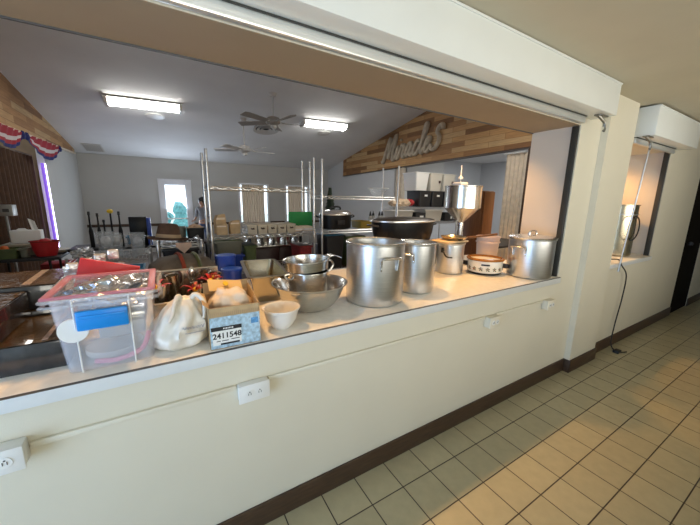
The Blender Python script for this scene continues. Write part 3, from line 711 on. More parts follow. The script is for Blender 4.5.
for s_ in (-1, 1):
    a = math.radians(-145+s_*84)
    MB().box(-.018, .018, -.03, .03, -.018, .018, bev=.008).build('side_handle', M['blackp'], t).location = ((R_+.015)*math.cos(a), (R_+.015)*math.sin(a), .075)
    MB().lathe([(0, 0), (.014, 0), (.016, .014), (0, .016)], seg=14).build('foot', M['blackp'], t).location = (.11*math.cos(a+.3*s_), .11*math.sin(a+.3*s_), -.0)
# pale bucket
t = thing('bucket', 'pale pink plastic bucket behind the slow cooker', 'bucket', (2.80, .70, CZ)); t.location.x = 2.76; t.location.y = .68
MB().lathe([(0, 0), (.088, 0), (.092, .005), (.106, .245), (.113, .247), (.113, .262), (.107, .262), (.103, .25), (.088, .008), (0, .006)], seg=40).build('body', M['bucket'], t)
MB().lathe([(.109, .20), (.113, .203), (.113, .212), (.109, .215)], seg=40).build('rim_band', M['bucket'], t)
# hopper on pedestal
t = thing('hopper_dispenser', 'tall steel funnel hopper on a pedestal behind the slow cooker', 'hopper', (2.43, .76, CZ))
MB().lathe([(.0, .36), (.028, .36), (.028, .40), (.155, .525), (.165, .535), (.165, .725), (.171, .728), (.171, .735), (.163, .733), (.160, .535), (.03, .41), (0, .41)], seg=56).build('hopper', M['steel'], t)
MB().cyl((0, 0, .02), (0, 0, .365), .028, .026, 24).build('spout', M['chrome'], t)
MB().lathe([(0, 0), (.10, 0), (.10, .012), (.03, .025), (0, .026)], seg=36).build('pedestal', M['steel'], t)
MB().cyl((-.05, 0, .41), (-.05, 0, .80), .004, seg=8).build('plunger_rod', M['chrome'], t)
MB().box(-.10, .0, -.05, .05, .735, .765, bev=.006).lathe([(0, 0), (.022, 0), (.024, .012), (.010, .024), (.005, .03), (.005, .12), (0, .122)], (-.05, 0, .795), 20).build('plunger_cap', M['plastic'], t)

# roaster on a raised steel shelf behind the tall pots
t = thing('riser_shelf', 'low steel riser shelf behind the tall stockpots', 'shelf', (1.74, .72, CZ))
B(-.19, .19, -.12, .20, .225, .24, bev=.003).build('top', M['steel'], t)
for sx in (-1, 1):
    for y in (-.10, .18): MB().cyl((sx*.17, y, 0), (sx*.17, y, .225), .012).build('leg', M['chrome'], t)
t = thing('roaster_pan', 'big oval black enamel roaster on the riser behind the tall pots', 'roaster', (1.74, .78, CZ+.242))
MB().lathe([(0, 0), (.8, 0), (.88, .012), (.96, .09), (1.0, .175), (1.0, .182), (0, .182)], seg=56, sx=.30, sy=.19).build('roaster_body', M['black'], t)
MB().lathe([(1.03, .183), (1.04, .190), (1.0, .198), (.9, .206), (.5, .214), (0, .216)], seg=56, sx=.30, sy=.19).build('lid', M['black'], t)
MB().lathe([(1.035, .180), (1.06, .184), (1.06, .192), (1.035, .194)], seg=56, sx=.30, sy=.19).build('rim', M['chrome'], t)
for s_ in (-1, 1): MB().tube(smooth([(s_*.295, -.05, .15), (s_*.335, -.045, .155), (s_*.345, 0, .157), (s_*.335, .045, .155), (s_*.295, .05, .15)]), .008).build('handle', M['blackp'], t)

# salt/spice clutter between the small pot and slow cooker
for x, y, h_, r, mk, lab in ((2.275, .68, .15, .035, 'bucket', 'small pale jar with dark cap between the pot and slow cooker'), (2.24, .86, .19, .045, 'dgreen', 'dark olive jar behind the pale capped jar')):
    t = thing('jar', lab, 'jar', (x, y, CZ), 0, None)
    MB().lathe([(0, 0), (r, 0), (r, h_*.75), (r*.8, h_*.85), (0, h_*.85)], seg=24).build('body', M[mk], t); MB().lathe([(0, 0), (r*.85, 0), (r*.85, h_*.15), (0, h_*.15)], (0, 0, h_*.85), 24).build('cap', M['blackp'], t)
t = thing('serving_spoon', 'red-handled utensil propped behind the small aluminium pot', 'utensil', (2.02, .90, CZ))
MB().tube([(0, 0, .01), (.0, .06, .24)], .005).build('shaft', M['chrome'], t); MB().tube([(0, .06, .24), (-.03, .08, .33)], [.014, .02]).build('handle', M['redpot'], t)

# steel pot and cords in the far hatch
t = thing('coffee_urn', 'tall shiny steel urn glowing warm in the far second hatch', 'urn', (4.50, .26, .957))
MB().lathe([(0, 0), (.16, 0), (.17, .01), (.17, .56), (.178, .563), (.178, .572), (.168, .572), (.164, .55), (0, .54)], seg=44).build('body', M['gold'], t)
MB().lathe([(.171, .46), (.177, .462), (.177, .472), (.171, .474)], seg=44).build('band', M['chrome'], t)
MB().tube([(-.10+.15*math.cos(a*PI/15), -.19, .32+.13*math.sin(a*PI/15)) for a in range(30)], .006, 6, True).build('wire_loop', M['blackp'], t)
tag(MB().tube(smooth([(4.05, .18, .985), (3.85, .06, .985), (3.80, -.04, 1.0), (3.90, -.045, .93), (4.10, -.035, .80), (4.12, -.03, .55), (4.06, -.03, .25), (4.0, -.05, .06), (3.98, -.12, .012), (4.06, -.17, .012)], 8), .006).build('power_cord', M['blackp']), 'black power cord hanging down the wall under the far hatch', 'cord')
tag(MB().box(3.94, 4.03, -.14, -.09, .0, .028, bev=.006).build('cord_plug', M['blackp']), 'black plug block on the floor below the hanging cord', 'plug')

# ================================================================== HALL FIXTURES
def tilt(x, y): return math.atan(-(.13+(x-HXL)/(HXR-HXL)*.06))
def lightbox(label, x, y):
    t = thing('fluorescent_light', label, 'ceiling light', (x, y, ceil_z(x, y)-.012), 0, 'fluorescent lights on the hall ceiling')
    t.rotation_euler = (tilt(x, y), math.atan(-.06/6.88*(9-y)*-1)*-1, 0)
    B(-.56, .56, -.13, .13, -.02, 0, bev=.005).build('pan', M['white'], t)
    MB().solid(lambda u, v: Vector((-.50+u*1.0, -.125+v*.25, -.021-.075*math.sin(v*PI)**.6)), 2, 10, (0, 0, -.003)).build('diffuser', M['lamp'], t)
    for s_ in (-1, 1): MB().prism([(-.13, -.02), (.13, -.02), (.10, -.10), (-.10, -.10)], 'x', s_*.50, s_*.55).build('end_cap', M['fanw'], t)
    return t
lightbox('lit fluorescent ceiling light at the left, above the glass door', -.09, 5.35)
lightbox('lit fluorescent ceiling light at the right, behind the near ceiling fan', 3.26, 5.35)
for x, y, r, lab in ((.04, 5.95, .15, 'round ceiling speaker beside the left fluorescent light'), (3.50, 5.9, .15, 'round ceiling speaker below the right fluorescent light')):
    t = thing('ceiling_speaker', lab, 'speaker', (x, y, ceil_z(x, y)-.002), 0, 'round speakers in the hall ceiling'); t.rotation_euler = (tilt(x, y), 0, 0)
    MB().lathe([(0, -.018), (r*.8, -.018), (r, -.012), (r*1.02, 0), (0, 0)], seg=32).build('grille', M['fanw'], t)
    MB().lathe([(r*1.0, -.008), (r*1.08, -.006), (r*1.08, .0), (r*1.0, .0)], seg=32).build('ring', M['white'], t)
t = thing('ceiling_diffuser', 'round ringed air diffuser in the ceiling left of the near fan', 'vent', (2.12, 5.95, ceil_z(2.12, 5.95)-.004)); t.rotation_euler = (tilt(2, 6), 0, 0)
for r in (.27, .19, .11):
    MB().lathe([(r-.05, -.03), (r, -.055), (r+.012, -.05), (r-.03, -.0), (r-.05, -.01)], seg=36).build('ring', M['fanw'], t)
MB().lathe([(0, -.012), (.25, -.012), (.25, 0), (0, 0)], seg=36).build('throat', M['dark'], t)
t = thing('ceiling_vent', 'rectangular air vent in the ceiling near the back left corner', 'vent', (-1.25, 8.4, ceil_z(-1.25, 8.4)-.003)); t.rotation_euler = (tilt(-1.3, 8.4), 0, 0)
B(-.18, .18, -.30, .30, -.015, 0).build('frame', M['fanw'], t)
b = MB()
for i in range(8): b.box(-.15+i*.04, -.135+i*.04, -.26, .26, -.022, -.014)
b.build('louvre', M['fan'], t)
def fan(label, x, y, drop, ang, R_, col):
    zc = ceil_z(x, y)
    t = thing('ceiling_fan', label, 'ceiling fan', (x, y, zc), 0, 'ceiling fans in the hall')
    MB().lathe([(0, 0), (.07, 0), (.05, -.05), (0, -.06)], seg=24).build('canopy', M['fanw'], t)
    MB().cyl((0, 0, 0), (0, 0, -drop), .013).build('downrod', M['fanw'], t)
    MB().lathe([(0, .06), (.04, .05), (.10, .03), (.12, -.02), (.11, -.06), (.05, -.09), (0, -.10)], (0, 0, -drop), 32).build('motor', M[col], t)
    MB().lathe([(0, -.09), (.045, -.095), (.05, -.13), (.03, -.15), (0, -.155)], (0, 0, -drop), 24).build('switch_cup', M['fanw'], t)
    for k in range(5):
        o = MB().solid(lambda u, v: Vector((.15+u*(R_-.15), (-.055-.025*u)+v*(.11+.05*u)*(1-.25*(u > .97)), -.02+.03*(v-.5))), 10, 3, (0, 0, .008)).build('blade', M[col], t)
        o.location = (0, 0, -drop-.03); o.rotation_euler = (0, 0, ang+k*2*PI/5)
        i_ = B(.07, .20, -.02, .02, -.012, -.004).build('blade_iron', M['fanw'], o)
    return t
fan('near ceiling fan with taupe blades in front of the right fluorescent light', 1.80, 4.4, .42, -.12, .66, 'fan')
fan('far ceiling fan with pale blades near the back wall', 1.56, 5.6, .56, .1, .62, 'fanw')

# wooden script sign
U = .80; SL = .28
LET = [[(0, .05), (.06, .0), (.14, .4), (.26, .95), (.31, .5), (.33, .12), (.46, .6), (.58, 1.0), (.59, .5), (.60, .06), (.68, .0), (.76, .14), (.84, .48), (.82, .12), (.88, .0), (.97, .18), (1.04, .52), (1.10, .42), (1.19, .47), (1.16, .12), (1.22, .0), (1.30, .15)],
       [(1.56, .40), (1.46, .50), (1.35, .32), (1.36, .05), (1.46, .05), (1.57, .46), (1.55, .1), (1.61, .0), (1.68, .10), (1.74, .3)],
       [(1.92, .40), (1.84, .50), (1.73, .30), (1.76, .04), (1.86, .0), (1.96, .15), (2.10, .70), (2.13, 1.0), (2.05, .96), (2.04, .4), (2.07, .05), (2.15, .0), (2.24, .2), (2.38, .32), (2.38, .47), (2.28, .48), (2.24, .2), (2.30, .02), (2.40, .0), (2.52, .22)],
       [(2.86, .64), (2.81, .80), (2.69, .78), (2.65, .60), (2.77, .42), (2.80, .22), (2.70, .03), (2.57, .02), (2.50, .18)]]
t = thing('wooden_sign', 'weathered grey script sign reading Miracles on the planked gable', 'sign', (HXR-.06, 5.70, 2.52))
t.rotation_euler = (math.radians(-3.5), 0, 0)
def S(u, v): return Vector((0, -(u*U+v*U*SL)*.86, v*U*.70))
for nm, L in (('lettering', LET),):
    b = MB()
    for st in L: b.tube(smooth([S(*p) for p in st], 5), .044, 8)
    b.blob(S(.90, .74), .03, .035, .035, 2)
    # deepen the strokes towards the wall so the sign has thickness
    for v in b.bm.verts: v.co.x = v.co.x*1.3
    b.build('lettering', M['sign'], t, 60)
# bunting swags
for y0, y1, dp, lab in ((4.05, 5.27, .27, 'nearer red white and blue bunting swag on the left gable'), (5.40, 7.25, .31, 'farther red white and blue bunting swag on the left gable')):
    t = thing('bunting_swag', lab, 'bunting', (HXL+.045, 0, 0), 0, 'patriotic bunting swags on the left gable')
    def zt(y): return 2.33+(y-2.4)*.0286
    for k, (a0, a1, mk) in enumerate(((0, .42, 'swred'), (.42, .62, 'swwhite'), (.62, .82, 'swred'), (.82, 1.0, 'swblue'))):
        def f(u, v, a0=a0, a1=a1):
            y = y0+u*(y1-y0); s_ = math.sin(u*PI)**.7; q = (a0+(a1-a0)*v)
            return Vector((.012*math.sin(u*40+q*8)+.012*s_, y, zt(y)-dp*q*s_-.004*q))
        MB().solid(f, 40, 6, (.004, 0, 0)).build('cloth_band', M[mk], t)
    for yy in (y0+.02, y1-.02): MB().blob((.01, yy, zt(yy)-.04), .03, .06, .06, 2, .2).build('rosette', M['swblue'], t)
# stage curtain and led strip
t = thing('stage_curtain', 'dark brown pleated curtain closing the stage at the left', 'curtain', (HXL-.15, 0, 0))
MB().solid(lambda u, v: Vector((.035*math.sin(u*150), 2.6+u*3.66, .02+v*2.14)), 240, 1, (.006, 0, 0)).build('pleats', M['curtain'], t)
MB().tube([(0, 2.6, 2.18), (0, 6.3, 2.18)], .012).build('track', M['bronze'], t)
t = thing('light_strip', 'glowing violet light strip upright at the stage curtain edge', 'light strip', (HXL, 6.29, 0))
B(-.012, .012, -.025, .03, .60, 2.06).build('strip', M['led'], t); B(-.02, .006, -.13, -.026, .60, 2.06).build('backing', M['ledp'], t)

# folding partitions
def partition(label, y0, y1, n):
    t = thing('folding_partition', label, 'partition', (HXR+.04, y0, 0), 0, 'folded accordion partitions at the wide opening')
    MB().solid(lambda u, v: Vector((.032*(2*abs((u*n) % 1-.5)-.5), u*(y1-y0), .02+v*2.34)), n*2, 1, (.012, 0, 0)).build('pleats', M['pleat'], t, 20)
    B(-.06, .06, 0, y1-y0, 2.345, 2.362).build('track', M['alu'], t); B(-.05, .05, -.03, 0, .02, 2.34).build('lead_post', M['pleat'], t)
    return t
partition('taupe accordion partition folded at the near end of the wide opening', 1.84, 2.22, 5)
partition('pale accordion partition folded at the far end of the wide opening', 4.95, 5.23, 4)

# ================================================================== RACKS
def rack(label, x0, x1, y0, y1, H, shelves, group='chrome wire shelf racks'):
    t = thing('wire_rack', label, 'rack', (x0, y0, 0), 0, group)
    w, d = x1-x0, y1-y0
    for x in (0, w):
        for y in (0, d):
            MB().cyl((x, y, .02), (x, y, H), .0125, seg=12).lathe([(0, 0), (.02, 0), (.02, .02), (.012, .03), (0, .03)], (x, y, 0), 12).lathe([(0, .0), (.014, 0), (.014, .015), (0, .02)], (x, y, H), 12).build('post', M['chrome'], t)
    for z in shelves:
        b = MB()
        for q in (0, -.03):
            b.tube([(0, 0, z+q), (w, 0, z+q), (w, d, z+q), (0, d, z+q)], .0045, 6, True)
        n = int(w/.035)
        for i in range(n+1): b.tube([(w*i/n, 0, z+.004), (w*i/n, d, z+.004)], .002, 4)
        m_ = int(w/.06)
        for y in (0, d):
            pts = []
            for i in range(m_+1): pts.append((w*i/m_, y, z-.002 if i % 2 else z-.028))
            b.tube(pts, .0025, 4)
        for x in (0, w):
            for y in (0, d): b.cyl((x, y, z-.035), (x, y, z+.01), .018, .0165, 12)
        b.build('wire_shelf', M['chrome'], t)
    return t
rack('chrome wire rack holding beige bins in front of the draped windows', .39, 1.47, 2.0, 2.34, 1.955, (.15, .80, 1.16, 1.635))
rack('chrome wire rack holding the black lidded roaster oven', 1.57, 2.67, 2.0, 2.34, 1.955, (.15, .70, 1.17, 1.57))
rack('chrome wire rack of white bins and black crates in the wide opening', 3.15, 4.55, 2.6, 3.0, 1.46, (.3, 1.185, 1.43))
rack('low chrome wire rack with the brown hat on it', -.06, .30, 2.02, 2.42, 1.12, (.3, .70, 1.10))

# rack 1 goods
proto = None
for i in range(5):
    lab = ['beige tray bin nearest the paper bags on the wire rack', 'second beige tray bin from the paper bags on the wire rack', 'middle beige tray bin on the wire rack', 'fourth beige tray bin from the paper bags on the wire rack', 'beige tray bin beside the white napkin packs on the wire rack'][i]
    loc = (.785+i*.105, 2.15, 1.168)
    if proto is None:
        proto = thing('tray_bin', lab, 'bin', loc, 0, 'beige tray bins on the wire rack')
        MB().prism([(-.044, 0), (.044, 0), (.049, .085), (.053, .09), (.053, .095), (-.053, .095), (-.053, .09), (-.049, .085)], 'y', -.13, .13).build('body', M['binw'], proto)
        MB().tube([(-.012, -.131, .06), (-.012, -.15, .055), (.012, -.15, .055), (.012, -.131, .06)], .007).build('handle', M['dbrown'], proto)
    else: dup(proto, loc, None, lab)
for i, (x, w) in enumerate(((1.30, .15), (1.455, .14))):
    t = thing('napkin_pack', ('white napkin pack beside the last beige tray bin', 'white napkin pack against the right rack post')[i], 'napkins', (x-.02*i, 2.15, 1.168), 0, 'white napkin packs on the wire rack')
    B(-w/2, w/2-.012, -.08, .08, 0, .058, bev=.012).build('pack', M['paper'], t); B(-w/2+.003, w/2-.015, -.081, .081, .02, .034).build('wrapper_band', M['whitep'], t)
t = thing('display_board', 'bright green board standing behind the napkin packs', 'board', (1.43, 2.30, 1.168)); B(-.15, .15, -.006, .006, 0, .215).build('panel', M['green'], t); B(-.15, .15, -.02, .02, 0, .012).build('base_rail', M['green'], t)
pb = None
for i, (x, y, h_, rz, lab) in enumerate(((.50, 2.20, .20, .3, 'brown paper bag standing farthest back by the left rack post'), (.50, 2.08, .11, -.2, 'small brown paper bag in front by the left rack post'), (.63, 2.14, .14, .15, 'brown paper bag nearest the beige tray bins'))):
    t = thing('paper_bag', lab, 'bag', (x, y, 1.168), rz, 'brown paper bags on the wire rack')
    MB().prism([(-.05, 0), (.05, 0), (.052, h_*.7), (.045, h_), (-.03, h_*.93), (-.052, h_*.7)], 'y', -.03, .03).build('bag_body', M['kraft'], t); B(-.046, .04, -.033, -.028, h_*.72, h_*.82).build('folded_top', M['paper'], t)
for i, (x, lab) in enumerate(((.70, 'steel shaker between the paper bag and tray bins'), (.735, 'steel shaker nearest the first beige tray bin'))):
    t = thing('shaker', lab, 'shaker', (x, 2.06, 1.168), 0, 'steel shakers on the wire rack'); MB().lathe([(0, 0), (.015, 0), (.015, .05), (0, .05)], seg=16).build('body', M['glass'], t); MB().lathe([(0, .05), (.016, .05), (.016, .06), (.008, .07), (0, .072)], seg=16).build('cap', M['chrome'], t)
def tub(label, x, y, z, w, d, h, mk, lid=None, cat='tub', name='storage_tub', group='plastic tubs on the wire racks'):
    t = thing(name, label, cat, (x, y, z), 0, group)
    binshell(w/2*.9, d/2*.9, w/2, d/2, h, .004).build('body', M[mk], t)
    rim = MB()
    for q in ((-w/2-.008, w/2+.008, -d/2-.008, -d/2), (-w/2-.008, w/2+.008, d/2, d/2+.008), (-w/2-.008, -w/2, -d/2, d/2), (w/2, w/2+.008, -d/2, d/2)): rim.box(*q, h-.018, h+.002, bev=.002)
    rim.build('rim', M[mk], t)
    if lid: B(-w/2+.002, w/2-.002, -d/2+.002, d/2-.002, h-.02, h+.006, bev=.003).build('lid', M[lid], t)
    return t
tub('blue plastic tub on the lower shelf beside the left rack post', .55, 2.17, .808, .27, .30, .15, 'navy', 'navy')
tub('grey-green tub stacked on the blue tub under the rack shelf', .55, 2.17, .966, .26, .30, .14, 'tubgrey', 'dgreen')
tub('dark green plastic tub next to the stacked tubs on the lower shelf', .76, 2.17, .808, .12, .30, .24, 'dgreen', 'vegreen')
tub('dark red crate on the lower shelf at the right of the first rack', 1.38, 2.17, .808, .16, .30, .20, 'dred', 'dbrown')
t = thing('prep_cabinet', 'dark brown two-door cabinet behind the first wire rack', 'cabinet', (.82, 2.5, 0))
B(0, .80, .02, .5, .0, .95).build('carcass', M['dbrown'], t)
for i in (0, 1):
    dd = B(.01+i*.395, .395+i*.395, 0, .02, .06, .93, bev=.003).build('door', M['dbrown'], t); MB().tube([(.36+i*.07, -.02, .6), (.36+i*.07, -.02, .75)], .006).build('handle', M['chrome'], dd)
B(-.01, .81, -.01, .51, .95, .965, bev=.003).build('steel_top', M['steel'], t)
t0_ = None
for i in range(5):
    lab = ['leftmost steel serving ladle tray on the brown cabinet', 'second steel tray from the left on the brown cabinet', 'middle steel tray on the brown cabinet', 'fourth steel tray from the left on the brown cabinet', 'rightmost steel tray on the brown cabinet'][i]
    loc = (.92+i*.15, 2.68, .966)
    if t0_ is None:
        t0_ = thing('steel_tray', lab, 'tray', loc, 0, 'steel trays on the brown cabinet'); rpan(.055, .12, .10, .01, .01).build('pan_body', M['steel'], t0_)
        MB().tube([(.0, -.08, .05), (.02, -.10, .13), (.03, -.14, .15)], .006).build('ladle_handle', M['chrome'], t0_)
    else: dup(t0_, loc, None, lab)
# low rack with hat
t = thing('hat', 'brown felt hat with a tan band on the low wire rack', 'hat', (.03, 2.2, 1.112), .4)
MB().lathe([(0, .125), (.03, .135), (.065, .13), (.082, .105), (.098, .02), (.105, .008), (.150, .004), (.160, .016), (.155, .0), (.10, .0), (.09, .015), (.06, .11), (0, .11)], seg=36, sy=.85).build('crown', M['hat'], t)
MB().lathe([(.099, .016), (.1005, .018), (.095, .045), (.093, .045)], seg=36, sy=.86).build('band', M['tan'], t)
t.scale = (1.12, 1.12, 1.15); t.rotation_euler = (.0, .10, .4); t.location.z = 1.13
tub('black basket behind the low rack heaped with peach cloth', .30, 2.62, .755+.30, .17, .20, .15, 'blackp', None, 'basket', 'basket', 'baskets beside the low rack')
o = tag(MB().blob((.30, 2.62, 1.055+.135), .075, .085, .05, 3, .3, 3, 2).build('folded_cloth', M['cloth']), 'peach cloth heaped in the black basket', 'cloth')
tub('pale olive basket next to the black basket', .16, 2.70, 1.055, .10, .18, .15, 'tubgrey', None, 'basket', 'basket', 'baskets beside the low rack')
t = thing('side_table', 'small dark table carrying the baskets behind the low rack', 'table', (.22, 2.66, 0))
B(-.24, .24, -.16, .16, 1.03, 1.052, bev=.003).build('table_top', M['dbrown'], t)
for sx in (-1, 1):
    for sy in (-1, 1): MB().cyl((sx*.2, sy*.13, 0), (sx*.2, sy*.13, 1.03), .015).build('leg', M['blackp'], t)
o = tag(MB().solid(lambda u, v: Vector((.08+u*.13, 2.02-.012-(.0), 1.115-v*.10*(1-abs(u-.5)*1.3))), 12, 6, (0, -.003, 0)).build('hanging_cloth', M['cloth']), 'peach cloth corner hanging over the low rack front edge', 'cloth')
o = tag(MB().blob((.265, 2.15, 1.13), .035, .10, .022, 3, .4, 3, 5, -.016).build('foil_sheet', M['wrap']), 'crumpled grey foil lying right of the brown hat', 'foil')
tub('black storage tub on the lower shelf of the low rack behind the blanket', .12, 2.22, .708, .30, .34, .34, 'blackp', 'blackp')
# table with bundle in front
def table(label, x0, x1, y0, y1, H, mk='blackp'):
    t = thing('folding_table', label, 'table', ((x0+x1)/2, (y0+y1)/2, 0)); w, d = (x1-x0)/2, (y1-y0)/2
    B(-w, w, -d, d, H-.03, H, bev=.005).build('table_top', M[mk], t)
    for sx in (-1, 1):
        for sy in (-1, 1): MB().tube([(sx*(w-.08), sy*(d-.06), 0), (sx*(w-.10), sy*(d-.06), H-.03)], .013).build('leg', M['blackp'], t)
        MB().tube([(sx*(w-.09), -d+.06, H*.45), (sx*(w-.09), d-.06, H*.45)], .01).build('brace', M['blackp'], t)
    return t
table('black folding table under the rolled grey blanket', -.42, .40, 1.45, 1.95, .84)
t = thing('blanket_roll', 'rolled grey blanket with red stripe on the folding table', 'blanket', (.115, 1.72, .842))
MB().blob((0, 0, .09), .26, .16, .125, 4, .12, 2.5, 4, -.09).build('roll', M['greyfab'], t, 60)
MB().tube(smooth([(-.03+.03*math.cos(a), -.17*math.cos(a), .09+.128*math.sin(a)) for a in [k*PI/8 for k in range(0, 9)]], 4), .016, 6).build('red_stripe', M['redfab'], t)
MB().tube(smooth([(.09+.03*math.cos(a), -.165*math.cos(a), .09+.122*math.sin(a)) for a in [k*PI/8 for k in range(0, 9)]], 4), .016, 6).build('olive_stripe', M['dgreen'], t)
o = tub('teal tray on the folding table left of the blanket', -.24, 1.6, .842, .16, .2, .16, 'teal', None, 'tray', 'tray', 'trays on the folding table')

# wire cart with pitchers
rack('chrome wire cart carrying the clear pitchers', -.86, -.16, 2.8, 3.25, .90, (.25, .86), 'chrome wire carts')
def pitcher(label, x, y, z, s_):
    t = thing('pitcher', label, 'pitcher', (x, y, z), 0, 'clear pitchers on the wire cart')
    MB().lathe([(0, 0), (.058, 0), (.062, .01), (.075, .25), (.079, .26), (.075, .258), (.058, .015), (0, .012)], seg=32).build('body', M['glass'], t)
    MB().tube(smooth([(.07, 0, .22), (.12, 0, .21), (.125, 0, .12), (.066, 0, .06)]), .01).build('handle', M['glass'], t)
    MB().blob((0, 0, .16), .052, .052, .06, 2, .3, 3).build('ice', M['cling'], t)
    t.scale = (s_, s_, s_); return t
pitcher('taller clear pitcher on the left of the wire cart', -.555, 3.0, .868, 1.08)
pitcher('clear pitcher on the right of the wire cart', -.27, 3.0, .868, 1.0)
pitcher('clear pitcher behind the left pitcher on the wire cart', -.49, 3.15, .868, .95)
o = tag(MB().blob((-.76, 3.0, .925), .085, .08, .06, 4, .6, 3, 8, -.055).build('crumpled_wrap', M['cling']), 'crumpled clear film heap at the left of the wire cart', 'film')
gl = None
for i in range(6):
    loc = (-.42+(i % 3)*.06-.02*(i//3), 2.85+.07*(i//3), .868)
    lab = ['front row clear tumbler nearest the tall pitcher', 'front row middle clear tumbler between the pitchers', 'front row clear tumbler nearest the right pitcher', 'second row clear tumbler nearest the tall pitcher', 'second row middle clear tumbler between the pitchers', 'second row clear tumbler nearest the right pitcher'][i]
    if gl is None:
        gl = tag(MB().lathe([(0, 0), (.022, 0), (.028, .07), (.026, .07), (.02, .005), (0, .005)], seg=18).build('tumbler', M['glass']), lab, 'glass', 'clear tumblers on the wire cart'); gl.location = loc
    else:
        c = gl.copy(); COL.objects.link(c); c.location = loc; c['label'] = lab
# tall black things behind the cart
table('dark long table before the back wall', -1.0, .0, 3.55, 4.0, .90, 'blackp')
for i, (x, h_, lab) in enumerate(((-.77, .44, 'leftmost of the thin black bottles before the back wall'), (-.69, .42, 'second thin black bottle from the left before the back wall'), (-.635, .34, 'shortest thin black bottle before the back wall'), (-.475, .44, 'thin black bottle standing apart before the back wall'))):
    t = thing('bottle', lab, 'bottle', (x, 3.65, .902), 0, 'thin black bottles before the back wall')
    MB().lathe([(0, 0), (.022, 0), (.023, h_*.45), (.010, h_*.62), (.009, h_*.9), (0, h_*.9)], seg=20).build('body', M['black'], t); MB().lathe([(0, 0), (.014, 0), (.013, h_*.1), (0, h_*.1)], (0, 0, h_*.9), 14).build('cap', M['blackp'], t)
t = thing('flower_stem', 'yellow round bloom on a dark stem between the black bottles', 'flower', (-.565, 3.70, .902)); MB().cyl((0, 0, 0), (0, 0, .42), .012, .01).build('stem', M['black'], t); MB().blob((0, 0, .44), .035, .035, .028, 2).build('bloom', M['yellow'], t)
t = thing('speaker_box', 'black box with a blue side between the right pitcher and door', 'box', (-.26, 3.7, .902)); B(-.12, .07, -.08, .08, 0, .37, bev=.004).build('front', M['black'], t); B(.07, .115, -.08, .08, 0, .355, bev=.004).build('blue_side', M['navy'], t)
tub('teal-green tray between the two clear pitchers', -.36, 3.88, .902, .16, .18, .10, 'teal', None, 'tray', 'tray', 'trays on the dark long table')
# left table
table('black folding table with a tissue box at the far left', -1.66, -1.02, 3.30, 3.80, .86)
tub('cream lidded box under the tissue box on the left table', -1.36, 3.65, .862, .34, .22, .125, 'binw', 'cream', 'box', 'storage_box', 'boxes on the left table')
t = thing('tissue_box', 'white tissue box with a tissue standing up, on the cream lidded box', 'tissue box', (-1.335, 3.66, .996))
B(-.13, .12, -.06, .06, 0.0, .14, bev=.005).build('box_body', M['whitep'], t)
MB().solid(lambda u, v: Vector((.04+u*.055-.02*v, .01*math.sin(u*5), .14+v*.13*(1-.25*u))), 6, 5, (0, .004, 0)).build('tissue', M['whitep'], t)
MB().blob((-.04, 0, .142), .05, .03, .02, 2, .4).build('tissue_fold', M['whitep'], t)
t = thing('serving_bowl', 'red oval bowl on the left table in front of the tissue box', 'bowl', (-1.155, 3.45, .862)); MB().lathe([(0, 0), (.085, 0), (.105, .06), (.12, .16), (.127, .165), (.115, .16), (.08, .01), (0, .01)], seg=32, sy=.7).build('bowl_body', M['red'], t); MB().lathe([(.113, .155), (.13, .16), (.13, .17), (.115, .168)], seg=32, sy=.7).build('rim', M['dred'], t)
o = tag(MB().blob((0, 0, 0), .06, .05, .05, 3, .2).build('tomato', M['red']), 'shiny red tomato in the red oval bowl', 'tomato'); o.location = (-1.15, 3.45, .862+.145)
tub('olive green box at the far left edge of the left table', -1.46, 3.42, .862, .19, .18, .105, 'dgreen', None, 'box', 'storage_box', 'boxes on the left table')
tub('smaller olive box next to the red oval bowl', -1.32, 3.42, .862, .07, .1, .10, 'tubgrey', None, 'box', 'storage_box', 'boxes on the left table')
o = tag(MB().blob((0, 0, 0), .035, .035, .035, 3, .05).build('orange', M['orange']), 'orange resting in the olive green box', 'orange'); o.location = (-1.47, 3.42, .862+.10)
pl = None
for k, (x, y, z) in enumerate(((-1.06, 3.66, .862), (-1.06, 3.66, .874), (-1.06, 3.66, .886))):
    lab = ['bottom plate of the stack right of the red bowl', 'middle plate of the stack right of the red bowl', 'top plate of the stack right of the red bowl'][k]
    if pl is None: pl = tag(MB().lathe([(0, 0), (.06, 0), (.11, .012), (.11, .016), (.06, .004), (0, .004)], seg=28).build('dinner_plate', M['cream']), lab, 'plate', 'plates on the left table'); o = pl
    else: o = pl.copy(); COL.objects.link(o); o['label'] = lab
    o.location = (x-.04, y, z)
t = thing('cash_box', 'grey metal box on a thin black stand beside the stage curtain', 'box', (-1.60, 4.3, 0)); t.location = (-1.725, 4.47, 0)
B(-.06, .09, -.08, .08, 1.26, 1.40, bev=.006).build('box_body', M['greymetal'], t); MB().cyl((0, 0, .02), (0, 0, 1.26), .014).build('pole', M['greymetal'], t); MB().lathe([(0, 0), (.12, 0), (.12, .015), (0, .02)], seg=24).build('foot', M['blackp'], t); B(.0, .06, -.083, -.078, 1.31, 1.35).build('vent_slot', M['dark'], t)
t = thing('bench', 'dark red upholstered bench against the stage behind the left table', 'bench', (-1.28, 4.85, 0)); B(-.28, .28, -.15, .15, .38, .56, bev=.02).build('cushion', M['dred'], t); B(-.27, .27, -.14, .14, .0, .38).build('base', M['dred'], t)

